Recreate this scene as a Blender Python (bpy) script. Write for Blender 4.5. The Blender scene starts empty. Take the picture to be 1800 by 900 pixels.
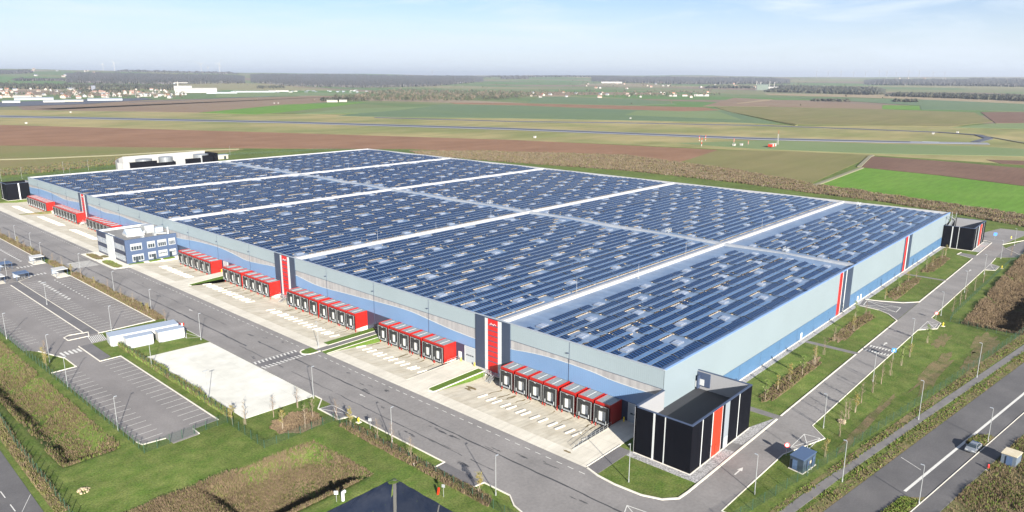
import bpy, math, random
import numpy as np
from mathutils import Vector, Matrix
R=math.radians
scn=bpy.context.scene
# ------------------------------------------------------------------ camera
CF=1275.53; PT=.2417; RL=.0037; YW=.7367
CAM=np.array([-122.985,-69.5325,71.8503])
_fw=np.array([math.cos(YW)*math.cos(PT),math.sin(YW)*math.cos(PT),-math.sin(PT)])
_r=np.array([math.sin(YW),-math.cos(YW),0.]); _u=np.cross(_r,_fw)
_r2=math.cos(RL)*_r+math.sin(RL)*_u; _u2=-math.sin(RL)*_r+math.cos(RL)*_u
cd=bpy.data.cameras.new('camera'); cam=bpy.data.objects.new('camera',cd); scn.collection.objects.link(cam)
cd.sensor_width=36; cd.lens=CF/1800*36; cd.clip_start=1; cd.clip_end=90000
cam.matrix_world=Matrix([[_r2[0],_u2[0],-_fw[0],CAM[0]],[_r2[1],_u2[1],-_fw[1],CAM[1]],[_r2[2],_u2[2],-_fw[2],CAM[2]],[0,0,0,1]])
scn.camera=cam
def G(x,y,z=0.):
    "ground point seen at a surveyed position of the photograph"
    d=_fw*CF+_r2*(x-900)-_u2*(y-450); t=(z-CAM[2])/d[2]; q=CAM+t*d; return (float(q[0]),float(q[1]))
def AR(px,dist):
    "point at a bearing and a horizontal distance from the camera"
    d=_fw*CF+_r2*(px-900)-_u2*(135-450); h=math.hypot(d[0],d[1]); return (CAM[0]+d[0]/h*dist, CAM[1]+d[1]/h*dist)
# ------------------------------------------------------------------ light
SUN_EL=R(21.5); SUN_AZ=R(242.0)      # direction towards the sun, counter-clockwise from +X
EXPO=1.85
scn.view_settings.view_transform='Standard'; scn.view_settings.look='None'; scn.view_settings.gamma=1
scn.view_settings.exposure=EXPO; scn.view_settings.use_curve_mapping=False
sl=bpy.data.lights.new('sun','SUN'); sl.energy=4.9; sl.angle=R(.53); sl.color=(1,.93,.82)
so=bpy.data.objects.new('sun',sl); scn.collection.objects.link(so)
sd=Vector((math.cos(SUN_AZ)*math.cos(SUN_EL),math.sin(SUN_AZ)*math.cos(SUN_EL),math.sin(SUN_EL)))
so.rotation_euler=sd.to_track_quat('Z','Y').to_euler(); so.location=(0,0,300)
w=bpy.data.worlds.new('World'); scn.world=w; w.use_nodes=True
nt=w.node_tree; N=nt.nodes; Lk=nt.links; bg=N['Background']
sky=N.new('ShaderNodeTexSky'); sky.sky_type='NISHITA'; sky.sun_disc=False; sky.sun_elevation=SUN_EL
sky.sun_rotation=R(90)-SUN_AZ; sky.air_density=1.0; sky.dust_density=.25; sky.ozone_density=2.0; sky.altitude=100
tc=N.new('ShaderNodeTexCoord'); mp=N.new('ShaderNodeMapping'); mp.inputs['Scale'].default_value=(.9,2.2,13); mp.inputs['Rotation'].default_value=(0,0,R(-20))
nz=N.new('ShaderNodeTexNoise'); nz.inputs['Scale'].default_value=2.2; nz.inputs['Detail'].default_value=9; nz.inputs['Roughness'].default_value=.62; nz.inputs['Distortion'].default_value=.6
cr=N.new('ShaderNodeValToRGB'); cr.color_ramp.elements[0].position=.44; cr.color_ramp.elements[1].position=.68
cr.color_ramp.elements[0].color=(.05,.05,.05,1); cr.color_ramp.elements[1].color=(.75,.75,.75,1)
mx=N.new('ShaderNodeMixRGB'); mx.inputs[2].default_value=(5.2,5.75,6.2,1)
Lk.new(tc.outputs['Generated'],mp.inputs[0]); Lk.new(mp.outputs[0],nz.inputs[0]); Lk.new(nz.outputs[0],cr.inputs[0])
tint=N.new('ShaderNodeMixRGB'); tint.blend_type='MULTIPLY'; tint.inputs[0].default_value=1; tint.inputs[2].default_value=(.56,.60,.80,1); Lk.new(sky.outputs[0],tint.inputs[1])
Lk.new(tint.outputs[0],mx.inputs[1]); Lk.new(cr.outputs[0],mx.inputs[0])
sx=N.new('ShaderNodeSeparateXYZ'); Lk.new(tc.outputs['Generated'],sx.inputs[0]); mz=N.new('ShaderNodeMapRange'); mz.inputs['From Min'].default_value=.0; mz.inputs['From Max'].default_value=.09; mz.inputs['To Min'].default_value=.92; mz.inputs['To Max'].default_value=0; Lk.new(sx.outputs[2],mz.inputs[0])
hz=N.new('ShaderNodeMixRGB'); hz.inputs[2].default_value=(5.1,5.75,6.4,1); Lk.new(mz.outputs[0],hz.inputs[0]); Lk.new(mx.outputs[0],hz.inputs[1]); Lk.new(hz.outputs[0],bg.inputs[0]); bg.inputs[1].default_value=.05
# ------------------------------------------------------------------ materials
MATS={}
def mat(name,col,rough=.8,metal=0,spec=.5,col2=None,scale=1.,detail=5,bump=0,bscale=None,stretch=(1,1,1),lo=.35,hi=.65,alpha=None,extra=None):
    if name in MATS: return MATS[name]
    m=bpy.data.materials.new(name); m.use_nodes=True; n=m.node_tree.nodes; l=m.node_tree.links; b=n['Principled BSDF']
    b.inputs['Base Color'].default_value=(*col,1); b.inputs['Roughness'].default_value=rough; b.inputs['Metallic'].default_value=metal
    b.inputs['Specular IOR Level'].default_value=spec
    if alpha is not None: b.inputs['Alpha'].default_value=alpha
    tcn=None
    def coords(st=stretch):
        t=n.new('ShaderNodeNewGeometry'); mpn=n.new('ShaderNodeMapping'); mpn.inputs['Scale'].default_value=st; l.new(t.outputs['Position'],mpn.inputs[0]); return mpn
    if col2 is not None:
        c=coords(); z=n.new('ShaderNodeTexNoise'); z.inputs['Scale'].default_value=scale; z.inputs['Detail'].default_value=detail; z.inputs['Roughness'].default_value=.6
        rp=n.new('ShaderNodeValToRGB'); rp.color_ramp.elements[0].position=lo; rp.color_ramp.elements[1].position=hi
        rp.color_ramp.elements[0].color=(*col,1); rp.color_ramp.elements[1].color=(*col2,1)
        l.new(c.outputs[0],z.inputs[0]); l.new(z.outputs[0],rp.inputs[0]); l.new(rp.outputs[0],b.inputs['Base Color'])
        m['ramp']=rp.name
    if bump:
        c=coords(); z=n.new('ShaderNodeTexNoise'); z.inputs['Scale'].default_value=bscale or scale*4; z.inputs['Detail'].default_value=4
        bp=n.new('ShaderNodeBump'); bp.inputs['Strength'].default_value=bump; bp.inputs['Distance'].default_value=.1
        l.new(c.outputs[0],z.inputs[0]); l.new(z.outputs[0],bp.inputs['Height']); l.new(bp.outputs[0],b.inputs['Normal'])
    if extra: extra(m,n,l,b,coords)
    MATS[name]=m; return m
def mulnode(n,l,b,fac_out,lo=.8,hi=1.1):
    "multiply the current base colour by a value map"
    src=b.inputs['Base Color'].links[0].from_socket if b.inputs['Base Color'].links else None
    mr=n.new('ShaderNodeMapRange'); mr.inputs['To Min'].default_value=lo; mr.inputs['To Max'].default_value=hi
    l.new(fac_out,mr.inputs[0]); vm=n.new('ShaderNodeVectorMath'); vm.operation='SCALE'
    if src: l.new(src,vm.inputs[0])
    else: vm.inputs[0].default_value=b.inputs['Base Color'].default_value[:3]
    l.new(mr.outputs[0],vm.inputs['Scale']); l.new(vm.outputs[0],b.inputs['Base Color'])
def noise2(scale,lo,hi,st=(1,1,1),a=.3,bb=.7):
    def f(m,n,l,b,coords):
        c=coords(st); z=n.new('ShaderNodeTexNoise'); z.inputs['Scale'].default_value=scale; z.inputs['Detail'].default_value=6
        l.new(c.outputs[0],z.inputs[0])
        mr=n.new('ShaderNodeMapRange'); mr.inputs['From Min'].default_value=a; mr.inputs['From Max'].default_value=bb
        l.new(z.outputs[0],mr.inputs[0]); mulnode(n,l,b,mr.outputs[0],lo,hi)
    return f
def seq(*fs):
    def f(*a):
        for g in fs: g(*a)
    return f
def joints(axis,period,width,dark):
    "thin lines every <period> metres along one axis"
    def f(m,n,l,b,coords):
        c=coords((1,1,1)); sp=n.new('ShaderNodeSeparateXYZ'); l.new(c.outputs[0],sp.inputs[0])
        md=n.new('ShaderNodeMath'); md.operation='PINGPONG'; md.inputs[1].default_value=period/2; l.new(sp.outputs[axis],md.inputs[0])
        mr=n.new('ShaderNodeMapRange'); mr.inputs['From Min'].default_value=width*.5; mr.inputs['From Max'].default_value=width; l.new(md.outputs[0],mr.inputs[0])
        mulnode(n,l,b,mr.outputs[0],dark,1.)
    return f
def ribs(vert_axes,period,strength=.5):
    "trapezoidal cladding ribs as real bump"
    def f(m,n,l,b,coords):
        c=coords((1,1,1)); sp=n.new('ShaderNodeSeparateXYZ'); l.new(c.outputs[0],sp.inputs[0])
        ad=n.new('ShaderNodeMath'); ad.operation='ADD'; l.new(sp.outputs[0],ad.inputs[0]); l.new(sp.outputs[1],ad.inputs[1])
        pg=n.new('ShaderNodeMath'); pg.operation='PINGPONG'; pg.inputs[1].default_value=period/2; l.new(ad.outputs[0],pg.inputs[0])
        bp=n.new('ShaderNodeBump'); bp.inputs['Strength'].default_value=strength; bp.inputs['Distance'].default_value=.12
        l.new(pg.outputs[0],bp.inputs['Height']); l.new(bp.outputs[0],b.inputs['Normal'])
    return f
def stones(scale,lo,hi):
    def f(m,n,l,b,coords):
        c=coords((1,1,1)); z=n.new('ShaderNodeTexVoronoi'); z.inputs['Scale'].default_value=scale; l.new(c.outputs[0],z.inputs[0])
        sp=n.new('ShaderNodeSeparateColor'); l.new(z.outputs['Color'],sp.inputs[0]); mulnode(n,l,b,sp.outputs[0],lo,hi)
    return f
M=lambda k:MATS[k]
mat('asphalt',(.13,.125,.124),.85,col2=(.17,.163,.161),scale=.09,bump=.15,bscale=9,extra=seq(noise2(1.7,.9,1.1),noise2(.25,.93,1.06,(1,.12,1))))
mat('asphalt_dark',(.08,.078,.083),.85,col2=(.105,.102,.107),scale=.2,bump=.15,bscale=9,extra=noise2(3,.9,1.1))
mat('car_park_asphalt',(.125,.118,.117),.85,col2=(.155,.147,.145),scale=.08,bump=.15,bscale=9,extra=seq(noise2(2.5,.9,1.1),noise2(.25,.92,1.06,(1,.12,1))))
mat('road_asphalt',(.062,.061,.065),.85,col2=(.088,.086,.089),scale=.1,bump=.15,bscale=9,extra=seq(noise2(3,.88,1.1),noise2(.3,.9,1.05,(.1,1,1))))
mat('path_asphalt',(.095,.093,.096),.9,col2=(.125,.12,.12),scale=.5,bump=.2,bscale=9)
mat('concrete',(.385,.365,.315),.85,col2=(.46,.44,.385),scale=.12,bump=.1,bscale=5,extra=seq(joints(1,4.6,.09,.84),joints(0,5.2,.09,.86),noise2(.9,.9,1.06,(.25,1,1))))
mat('yard_lower',(.36,.33,.265),.85,col2=(.44,.415,.35),scale=.25,bump=.1,bscale=5,extra=seq(joints(1,4.6,.09,.84),noise2(.8,.8,1.08,(.22,1.4,1))))
mat('pad_concrete',(.42,.42,.385),.85,col2=(.50,.50,.465),scale=.1,bump=.1,bscale=5,extra=seq(joints(1,6,.08,.9),joints(0,6,.08,.9),noise2(.3,.88,1.05)))
mat('kerb',(.45,.43,.38),.85,col2=(.50,.48,.43),scale=1,extra=joints(1,1.0,.03,.8))
mat('marking',(.44,.44,.42),.7,col2=(.28,.28,.275),scale=1.2,lo=.55,hi=.75)
mat('grass',(.052,.092,.016),.95,spec=.15,col2=(.090,.125,.028),scale=.5,detail=9,bump=.7,bscale=3.5,extra=seq(noise2(.045,.82,1.18),noise2(2.6,.72,1.22),noise2(11,.7,1.3)))
mat('lawn',(.052,.100,.014),.95,spec=.15,col2=(.082,.128,.024),scale=1.2,detail=9,bump=.6,bscale=5,extra=seq(noise2(4,.78,1.2),noise2(14,.75,1.25)))
mat('dry_grass',(.155,.12,.07),.95,spec=.1,col2=(.085,.095,.035),scale=.35,detail=8,bump=.8,bscale=3,extra=seq(noise2(3,.7,1.2),noise2(12,.7,1.3)))
mat('bare_soil',(.15,.105,.07),.95,spec=.1,col2=(.24,.18,.12),scale=.9,detail=8,bump=.9,bscale=4,extra=noise2(6,.65,1.2))
mat('gravel',(.22,.22,.225),.9,extra=stones(5,.55,1.55),bump=.6,bscale=10)
mat('roof_membrane',(.085,.135,.225),.42,spec=.5,col2=(.125,.178,.265),scale=.18,detail=8,extra=seq(joints(1,1.6,.05,.93),noise2(.6,.86,1.12,(1,.2,1))))
mat('roof_white',(.30,.305,.32),.6,col2=(.255,.26,.275),scale=.3)
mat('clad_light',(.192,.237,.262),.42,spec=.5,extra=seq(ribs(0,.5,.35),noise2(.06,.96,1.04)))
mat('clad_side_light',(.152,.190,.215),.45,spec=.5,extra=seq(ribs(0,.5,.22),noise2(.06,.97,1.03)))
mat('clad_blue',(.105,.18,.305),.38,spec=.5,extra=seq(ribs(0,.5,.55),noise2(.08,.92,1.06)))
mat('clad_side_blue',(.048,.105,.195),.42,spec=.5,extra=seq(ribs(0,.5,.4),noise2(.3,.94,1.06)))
mat('clad_dark',(.022,.034,.062),.4,spec=.5,extra=seq(ribs(0,.5,.3),joints(1,4.9,.06,.8)))
mat('polycarbonate',(.27,.27,.275),.3,spec=.7,col2=(.19,.19,.20),scale=.8,stretch=(1,1,.1),extra=ribs(0,.25,.6))
mat('black_clad',(.003,.0035,.006),.65,spec=.06,extra=ribs(0,.34,.35))
mat('trim_dark',(.035,.05,.09),.35)
mat('trim_white',(.36,.38,.39),.5)
mat('trim_grey',(.42,.48,.53),.45,extra=ribs(0,.34,.3))
mat('red',(.36,.010,.010),.4,extra=ribs(0,.34,.25))
mat('red_dock',(.27,.010,.007),.38)
mat('red_orange',(.40,.022,.006),.4)
mat('dark_slat',(.20,.015,.015),.5)
mat('dock_roof',(.20,.22,.235),.5,col2=(.14,.155,.165),scale=2)
mat('black_rubber',(.013,.014,.015),.6)
mat('grey_frame',(.33,.34,.34),.5)
mat('door_white',(.50,.51,.49),.5,extra=joints(2,.5,.03,.85))
mat('door_grey',(.26,.29,.31),.5,extra=joints(2,.6,.04,.8))
mat('glass_dark',(.02,.03,.04),.12,spec=.8)
mat('glass_office',(.17,.20,.24),.18,spec=.8,col2=(.30,.32,.35),scale=.5)
mat('galv',(.42,.44,.45),.4,metal=.6)
mat('pole_metal',(.27,.285,.295),.45,metal=.3)
mat('steel_grey',(.33,.36,.39),.4,metal=.4)
mat('yellow',(.75,.55,.02),.5)
mat('pv_dark',(.0055,.014,.038),.15,spec=.32,extra=seq(joints(0,1.03,.05,8)))
MATS['pv_dark'].node_tree.nodes['Principled BSDF'].inputs['Specular Tint'].default_value=(.38,.72,1,1)
mat('pv_sky_tint',(.052,.145,.305),.25,spec=.6,extra=noise2(.35,.85,1.12))  # rows facing away: sky reflection painted into the panel colour
mat('pv_edge',(.16,.19,.23),.4)
mat('ballast',(.50,.43,.33),.9,col2=(.30,.22,.14),scale=3)
mat('ballast_dark',(.045,.035,.03),.9)
mat('skylight_glass',(.15,.19,.27),.25,spec=.7); mat('skylight_kerb',(.12,.14,.18),.6)
mat('office_clad',(.04,.062,.115),.42,extra=ribs(0,.6,.2))
mat('office_dark',(.028,.035,.062),.35)
mat('office_white',(.23,.245,.26),.5)
mat('roof_grey',(.12,.12,.125),.9,col2=(.15,.15,.15),scale=.3)
mat('black_roof',(.018,.020,.026),.7,col2=(.026,.028,.034),scale=.4,stretch=(.2,1,1))
mat('cabin_white',(.36,.365,.36),.45,extra=joints(0,1.2,.03,.94))
mat('cabin_roof',(.24,.28,.34),.4)
mat('shed_blue',(.032,.048,.072),.45,extra=ribs(0,.3,.2))
mat('shed_roof',(.045,.075,.14),.4)
mat('kiosk_wall',(.075,.10,.135),.5,col2=(.095,.115,.145),scale=2)
mat('kiosk_roof',(.36,.32,.23),.8,col2=(.42,.38,.29),scale=.7)
mat('fence_green',(.028,.065,.042),.5)
mat('fence_mesh',(.016,.040,.026),.6,alpha=.22)
mat('bark',(.20,.15,.11),.9,col2=(.12,.09,.07),scale=4)
mat('bark_pale',(.20,.165,.12),.9)
mat('leaf_yellow',(.20,.15,.035),.8,col2=(.12,.12,.035),scale=2)
mat('leaf_green',(.07,.13,.02),.8,col2=(.12,.16,.03),scale=2)
mat('leaf_dark',(.035,.055,.025),.9,col2=(.06,.07,.035),scale=.2)
mat('leaf_bare',(.095,.078,.055),.95,col2=(.14,.115,.08),scale=.1)
mat('liner',(.006,.010,.022),.45,spec=.3,col2=(.014,.018,.03),scale=.4,bump=.35,bscale=.8)
mat('liner_pale',(.07,.07,.065),.8)
mat('rubble',(.34,.28,.19),.9,col2=(.24,.19,.12),scale=3)
mat('house_wall',(.29,.265,.225),.85); mat('house_white',(.30,.295,.28),.8)
mat('tile_red',(.28,.12,.075),.9); mat('tile_brown',(.20,.125,.10),.9); mat('slate',(.12,.13,.16),.8); mat('metal_roof',(.22,.25,.28),.5)
mat('tank_wall',(.24,.243,.245),.6)
mat('tank_metal',(.17,.185,.20),.4,metal=.3,extra=ribs(0,.8,.2))
mat('car_blue',(.03,.05,.09),.25,spec=.8); mat('car_grey',(.20,.22,.25),.3,spec=.8,metal=.4); mat('tyre',(.015,.015,.015),.8)
mat('sign_blue',(.03,.16,.55),.5); mat('sign_red',(.65,.03,.03),.5); mat('hydrant_red',(.65,.02,.02),.5)
mat('store_green',(.10,.13,.11),.7)
mat('runway',(.030,.035,.055),.8,col2=(.045,.052,.075),scale=.02,stretch=(1,.2,1)); mat('runway_pale',(.145,.155,.18),.8)
# ------------------------------------------------------------------ mesh helpers
C=scn.collection
class MB:
    def __init__(s): s.v=[]; s.f=[]; s.m=[]
    def face(s,pts,mi=0):
        b=len(s.v); s.v+= [tuple(p) for p in pts]; s.f.append(tuple(range(b,b+len(pts)))); s.m.append(mi); return s
    def box(s,x0,x1,y0,y1,z0,z1,mi=0,rot=0,org=None,bottom=True):
        if x0>x1: x0,x1=x1,x0
        if y0>y1: y0,y1=y1,y0
        P=[(x0,y0,z0),(x1,y0,z0),(x1,y1,z0),(x0,y1,z0),(x0,y0,z1),(x1,y0,z1),(x1,y1,z1),(x0,y1,z1)]
        if rot:
            ox,oy=org if org else ((x0+x1)/2,(y0+y1)/2); c,sn=math.cos(rot),math.sin(rot)
            P=[(ox+(a-ox)*c-(q-oy)*sn, oy+(a-ox)*sn+(q-oy)*c, z) for a,q,z in P]
        b=len(s.v); s.v+=P
        F=[(4,5,6,7),(0,1,5,4),(1,2,6,5),(2,3,7,6),(3,0,4,7)]
        if bottom: F.append((3,2,1,0))
        for f in F: s.f.append(tuple(b+i for i in f)); s.m.append(mi)
        return s
    def cyl(s,p0,p1,r0,r1=None,n=8,mi=0,cap=True):
        if r1 is None: r1=r0
        p0=Vector(p0); p1=Vector(p1); d=(p1-p0).normalized(); a=d.orthogonal().normalized(); c=d.cross(a)
        b=len(s.v)
        for p,r in ((p0,r0),(p1,r1)):
            for i in range(n):
                t=2*math.pi*i/n; s.v.append(tuple(p+a*(r*math.cos(t))+c*(r*math.sin(t))))
        for i in range(n):
            j=(i+1)%n; s.f.append((b+i,b+j,b+n+j,b+n+i)); s.m.append(mi)
        if cap: s.f.append(tuple(b+n+i for i in range(n))); s.m.append(mi); s.f.append(tuple(b+n-1-i for i in range(n))); s.m.append(mi)
        return s
    def prism(s,poly,z0,z1,mi=0,top=None):
        "vertical extrusion of a polygon (counter-clockwise)"
        A=sum(poly[i][0]*poly[(i+1)%len(poly)][1]-poly[(i+1)%len(poly)][0]*poly[i][1] for i in range(len(poly)))
        if A<0: poly=poly[::-1]
        n=len(poly); b=len(s.v); s.v+=[(x,y,z0) for x,y in poly]+[(x,y,z1) for x,y in poly]
        s.f.append(tuple(b+n+i for i in range(n))); s.m.append(mi if top is None else top)
        for i in range(n):
            j=(i+1)%n; s.f.append((b+i,b+j,b+n+j,b+n+i)); s.m.append(mi)
        return s
    def build(s,name,mats,parent=None,smooth=False):
        me=bpy.data.meshes.new(name); me.from_pydata(s.v,[],s.f)
        if not isinstance(mats,(list,tuple)): mats=[mats]
        for k in mats: me.materials.append(M(k) if isinstance(k,str) else k)
        if len(mats)>1: me.polygons.foreach_set('material_index',s.m)
        if smooth: me.polygons.foreach_set('use_smooth',[True]*len(s.f))
        me.update(); o=bpy.data.objects.new(name,me); C.objects.link(o)
        if parent: o.parent=parent
        return o
def npmesh(name,V,F,mats,parent=None,mi=None,smooth=False):
    me=bpy.data.meshes.new(name); V=np.asarray(V,np.float32); F=np.asarray(F,np.int32); k=F.shape[1]
    me.vertices.add(len(V)); me.vertices.foreach_set('co',V.ravel()); me.loops.add(F.size); me.loops.foreach_set('vertex_index',F.ravel())
    me.polygons.add(len(F)); me.polygons.foreach_set('loop_start',np.arange(0,F.size,k,dtype=np.int32)); me.polygons.foreach_set('loop_total',np.full(len(F),k,np.int32))
    for q in (mats if isinstance(mats,(list,tuple)) else [mats]): me.materials.append(M(q))
    if mi is not None: me.polygons.foreach_set('material_index',np.asarray(mi,np.int32))
    if smooth: me.polygons.foreach_set('use_smooth',np.ones(len(F),bool))
    me.update(calc_edges=True); o=bpy.data.objects.new(name,me); C.objects.link(o)
    if parent: o.parent=parent
    return o
def tag(o,label=None,cat=None,group=None,kind=None):
    if label: o['label']=label
    if cat: o['category']=cat
    if group: o['group']=group
    if kind: o['kind']=kind
    return o
def empty(name,loc,label,cat,group=None,rz=0):
    o=bpy.data.objects.new(name,None); o.empty_display_size=.5; C.objects.link(o); o.location=loc; o.rotation_euler=(0,0,rz); return tag(o,label,cat,group)
def copy_tree(o,parent=None):
    c=o.copy(); C.objects.link(c); c.parent=parent
    for ch in list(o.children): copy_tree(ch,c)
    return c
ORD=['first','second','third','fourth','fifth','sixth','seventh','eighth','ninth','tenth','eleventh','twelfth','thirteenth','fourteenth','fifteenth','sixteenth','seventeenth','eighteenth','nineteenth','twentieth']
STRUCT=dict(kind='structure')
def sheet(name,poly,z,m,label=None):
    o=MB().prism(poly,z-.25 if z>.02 else z-.01,z).build(name,m); return tag(o,label,None,None,'structure')
rng=np.random.default_rng(7); random.seed(7)
# ------------------------------------------------------------------ ground (one sheet to the horizon, with pits)
YARDS=[(9.3,49.8),(60.2,88.7),(96.7,179.8),(189.2,226.2),(262.2,378.3),(379.7,431.8)]
PITS=[(-76,-49.6,30.5,51.2,2.6,4.5),(-89.2,-77.5,75.5,240,2.4,4.5),(123,300,-46,-30.0,3.2,6),(-110,-48.2,-30,27.4,3.5,7)]
def sst(a): a=np.clip(a,0,1); return a*a*(3-2*a)
def vnoise(x,y,seed=0):
    xi=np.floor(x).astype(int); yi=np.floor(y).astype(int); xf=sst(x-xi); yf=sst(y-yi)
    def h(a,b): 
        n=(a*374761393+b*668265263+seed*974634777)&0x7fffffff; n=((n^(n>>13))*1274126177)&0x7fffffff; return (n&0xffff)/65535.
    return (h(xi,yi)*(1-xf)+h(xi+1,yi)*xf)*(1-yf)+(h(xi,yi+1)*(1-xf)+h(xi+1,yi+1)*xf)*yf
def terrain(X,Y):
    X=np.asarray(X,float); Y=np.asarray(Y,float); d=np.hypot(X-CAM[0],Y-CAM[1]); ang=np.arctan2(Y-CAM[1],X-CAM[0])
    left=sst((ang-R(42))/R(35))
    n=.55*vnoise(X/2600+50,Y/2600+50,3)+.3*vnoise(X/1100+50,Y/1100+50,5)+.15*vnoise(X/500+50,Y/500+50,9)
    z=sst((d-3300)/7500)*(34+78*n+30*left)-sst((d-15000)/12000)*60
    z=z+sst((d-9000)/6000)*22
    z=z+left*sst((d-3400)/1800)*(1-sst((d-9000)/3000))*24*n
    for x0,x1,y0,y1,dep,s in PITS:
        q=np.minimum(np.minimum(X-x0,x1-X),np.minimum(Y-y0,y1-Y))/s
        z=z-dep*sst(q)
    return z
def axis(lo,hi,segs,far=34000,g=1.055,first=4.):
    a=[]; 
    for x0,x1,st in segs: a+=list(np.arange(x0,x1,st))
    a.append(segs[-1][1]); l=[]; r=[]; p=a[0]; s=first
    while p>-far: p-=s; s*=g; l.append(p)
    p=a[-1]; s=first
    while p<far: p+=s; s*=g; r.append(p)
    return np.array(l[::-1]+a+r)
xs=axis(0,0,[(-112,2,1),(2,120,6),(120,306,2)]); ys=axis(0,0,[(-50,-28,1),(-28,28,1),(28,440,1)])
XX,YY=np.meshgrid(xs,ys,indexing='ij'); ZZ=terrain(XX,YY)
for y0,y1 in YARDS:
    msk=(XX>=-17.01)&(XX<=1.01)&(YY>=math.ceil(y0)-.01)&(YY<=math.floor(y1)+.01); ZZ[msk]=-8
ZZ+=np.where((np.abs(ZZ)<.001),-.004,0)
nx,ny=XX.shape; idx=np.arange(nx*ny).reshape(nx,ny)
F=np.stack([idx[:-1,:-1],idx[1:,:-1],idx[1:,1:],idx[:-1,1:]],-1).reshape(-1,4)
def ground_mat(m,n,l,b,coords):
    src=b.inputs['Base Color'].links[0].from_socket
    c=coords((1,1,1)); 
    mpn=n.new('ShaderNodeMapping'); mpn.inputs['Rotation'].default_value=(0,0,R(24)); mpn.inputs['Scale'].default_value=(1/420,1/900,0); l.new(c.outputs[0],mpn.inputs[0])
    v=n.new('ShaderNodeTexVoronoi'); v.inputs['Scale'].default_value=1; v.inputs['Randomness'].default_value=.75; v.distance='CHEBYCHEV'; l.new(mpn.outputs[0],v.inputs[0])
    sp=n.new('ShaderNodeSeparateColor'); l.new(v.outputs['Color'],sp.inputs[0])
    rp=n.new('ShaderNodeValToRGB'); rp.color_ramp.interpolation='CONSTANT'; e=rp.color_ramp.elements
    cols=[(0,(.10,.125,.055)),(.16,(.075,.115,.045)),(.34,(.14,.105,.08)),(.44,(.115,.13,.06)),(.58,(.165,.155,.085)),(.70,(.065,.125,.035)),(.80,(.13,.13,.07)),(.91,(.19,.155,.11))]
    e[0].position=0; e[0].color=(*cols[0][1],1); e[1].position=cols[1][0]; e[1].color=(*cols[1][1],1)
    for p,cc in cols[2:]:
        q=e.new(p); q.color=(*cc,1)
    l.new(sp.outputs[0],rp.inputs[0])
    d=n.new('ShaderNodeVectorMath'); d.operation='DISTANCE'; d.inputs[1].default_value=(100,200,0); l.new(c.outputs[0],d.inputs[0])
    mr=n.new('ShaderNodeMapRange'); mr.inputs['From Min'].default_value=1180; mr.inputs['From Max'].default_value=1240; l.new(d.outputs['Value'],mr.inputs[0])
    mx=n.new('ShaderNodeMixRGB'); l.new(mr.outputs[0],mx.inputs[0]); l.new(src,mx.inputs[1]); l.new(rp.outputs[0],mx.inputs[2]); l.new(mx.outputs[0],b.inputs['Base Color'])
mat('ground',(.055,.092,.017),.95,spec=.12,col2=(.097,.118,.034),scale=.35,detail=9,bump=.7,bscale=3.0,extra=seq(noise2(.03,.80,1.2),noise2(.22,.86,1.16),noise2(2.6,.66,1.28),noise2(9,.68,1.32),ground_mat))
g=npmesh('ground',np.stack([XX,YY,ZZ],-1).reshape(-1,3),F,'ground',smooth=True); tag(g,'green grass ground and open farmland reaching to the horizon',kind='structure')

# ------------------------------------------------------------------ near paving (survey in metres: x = away from dock front, y = along it)
Z1=.055
S=lambda n,p,z,m: sheet(n,p,z,m)
S('main_road',[(-38.5,560),(-38.5,13.8),(-38.4,7.5),(-40.2,4.9),(-41.2,1),(-41.2,-60),(-17.4,-60),(-17.4,-22.2),(-17.0,-15.2),(-19,-15.1),(-21.3,-13.0),(-22.6,-9.5),(-22.9,-4),(-22.6,0),(-21.6,2.3),(-21.6,560)],Z1,'asphalt')
S('side_road',[(-17.4,-22.3),(8.6,-22.3),(20.8,-25.9),(24.6,-22.1),(107,-22.1),(112,-26),(118.5,-25.6),(122,-22.3),(201,-22.3),(203,-25.6),(211,-25.6),(214,-22.3),(226,-22),(235.5,-22),(250,-22),(258,-19.2),(300,-25.2),(300,-12),(283,-8),(262,14),(262,440),(256,440),(256,12),(262,-8),(259,-12.5),(259,-15.2),(-17.0,-15.2)],Z1+.004,'asphalt')
S('fire_road_end',[(228,-21.9),(252,-22),(262,-23.5),(300,-29),(300,-36),(236,-30.5)],Z1+.008,'path_asphalt')
S('fire_truck_stand',[(119.5,-1.8),(128.4,-.6),(131,-5),(134,-10.5),(138,-15),(112,-15),(117,-11.5),(119.3,-8)],Z1+.001,'asphalt_dark')
for i,(x0,x1,y0,y1) in enumerate([(-41.1,-38.4,14.2,24.3),(-41.9,-38.4,54,62)]):
    S('fire_hydrant_bay',[(x0,y0),(x1,y0),(x1,y1),(x0,y1)],Z1-.004,'asphalt_dark')
# concrete aprons and the ramps between the sunken yards
apr=[(3.3,432.3)]
S('concrete_apron',[(-21.7,3.3),(-18.2,3.3),(-18.2,432.3),(-21.7,432.3)],Z1+.006,'concrete')
def slab(name,x0,x1,y0,y1,z,m,dz=1.7):
    o=MB().box(x0,x1,y0,y1,z-dz,z).build(name,m); return tag(o,None,None,None,'structure')
slab('concrete_ramp',-18.2,0,3.3,9.3,Z1+.005,'concrete')
slab('asphalt_path',-21.8,-10.6,.35,3.3,Z1+.002,'asphalt_dark',.3)
slab('concrete_ramp',-18.2,0,52.3,60.2,Z1+.005,'concrete')
slab('grass_island',-18.2,-1.4,49.8,52.3,.10,'lawn'); slab('concrete_strip',-1.4,0,49.8,52.3,Z1,'concrete')
slab('grass_verge',-17.5,-.6,94.0,96.7,.10,'lawn'); slab('asphalt_path',-21.8,0,91.4,94.0,Z1+.012,'path_asphalt'); slab('grass_verge',-21.8,-.6,88.7,91.4,.10,'lawn')
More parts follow.
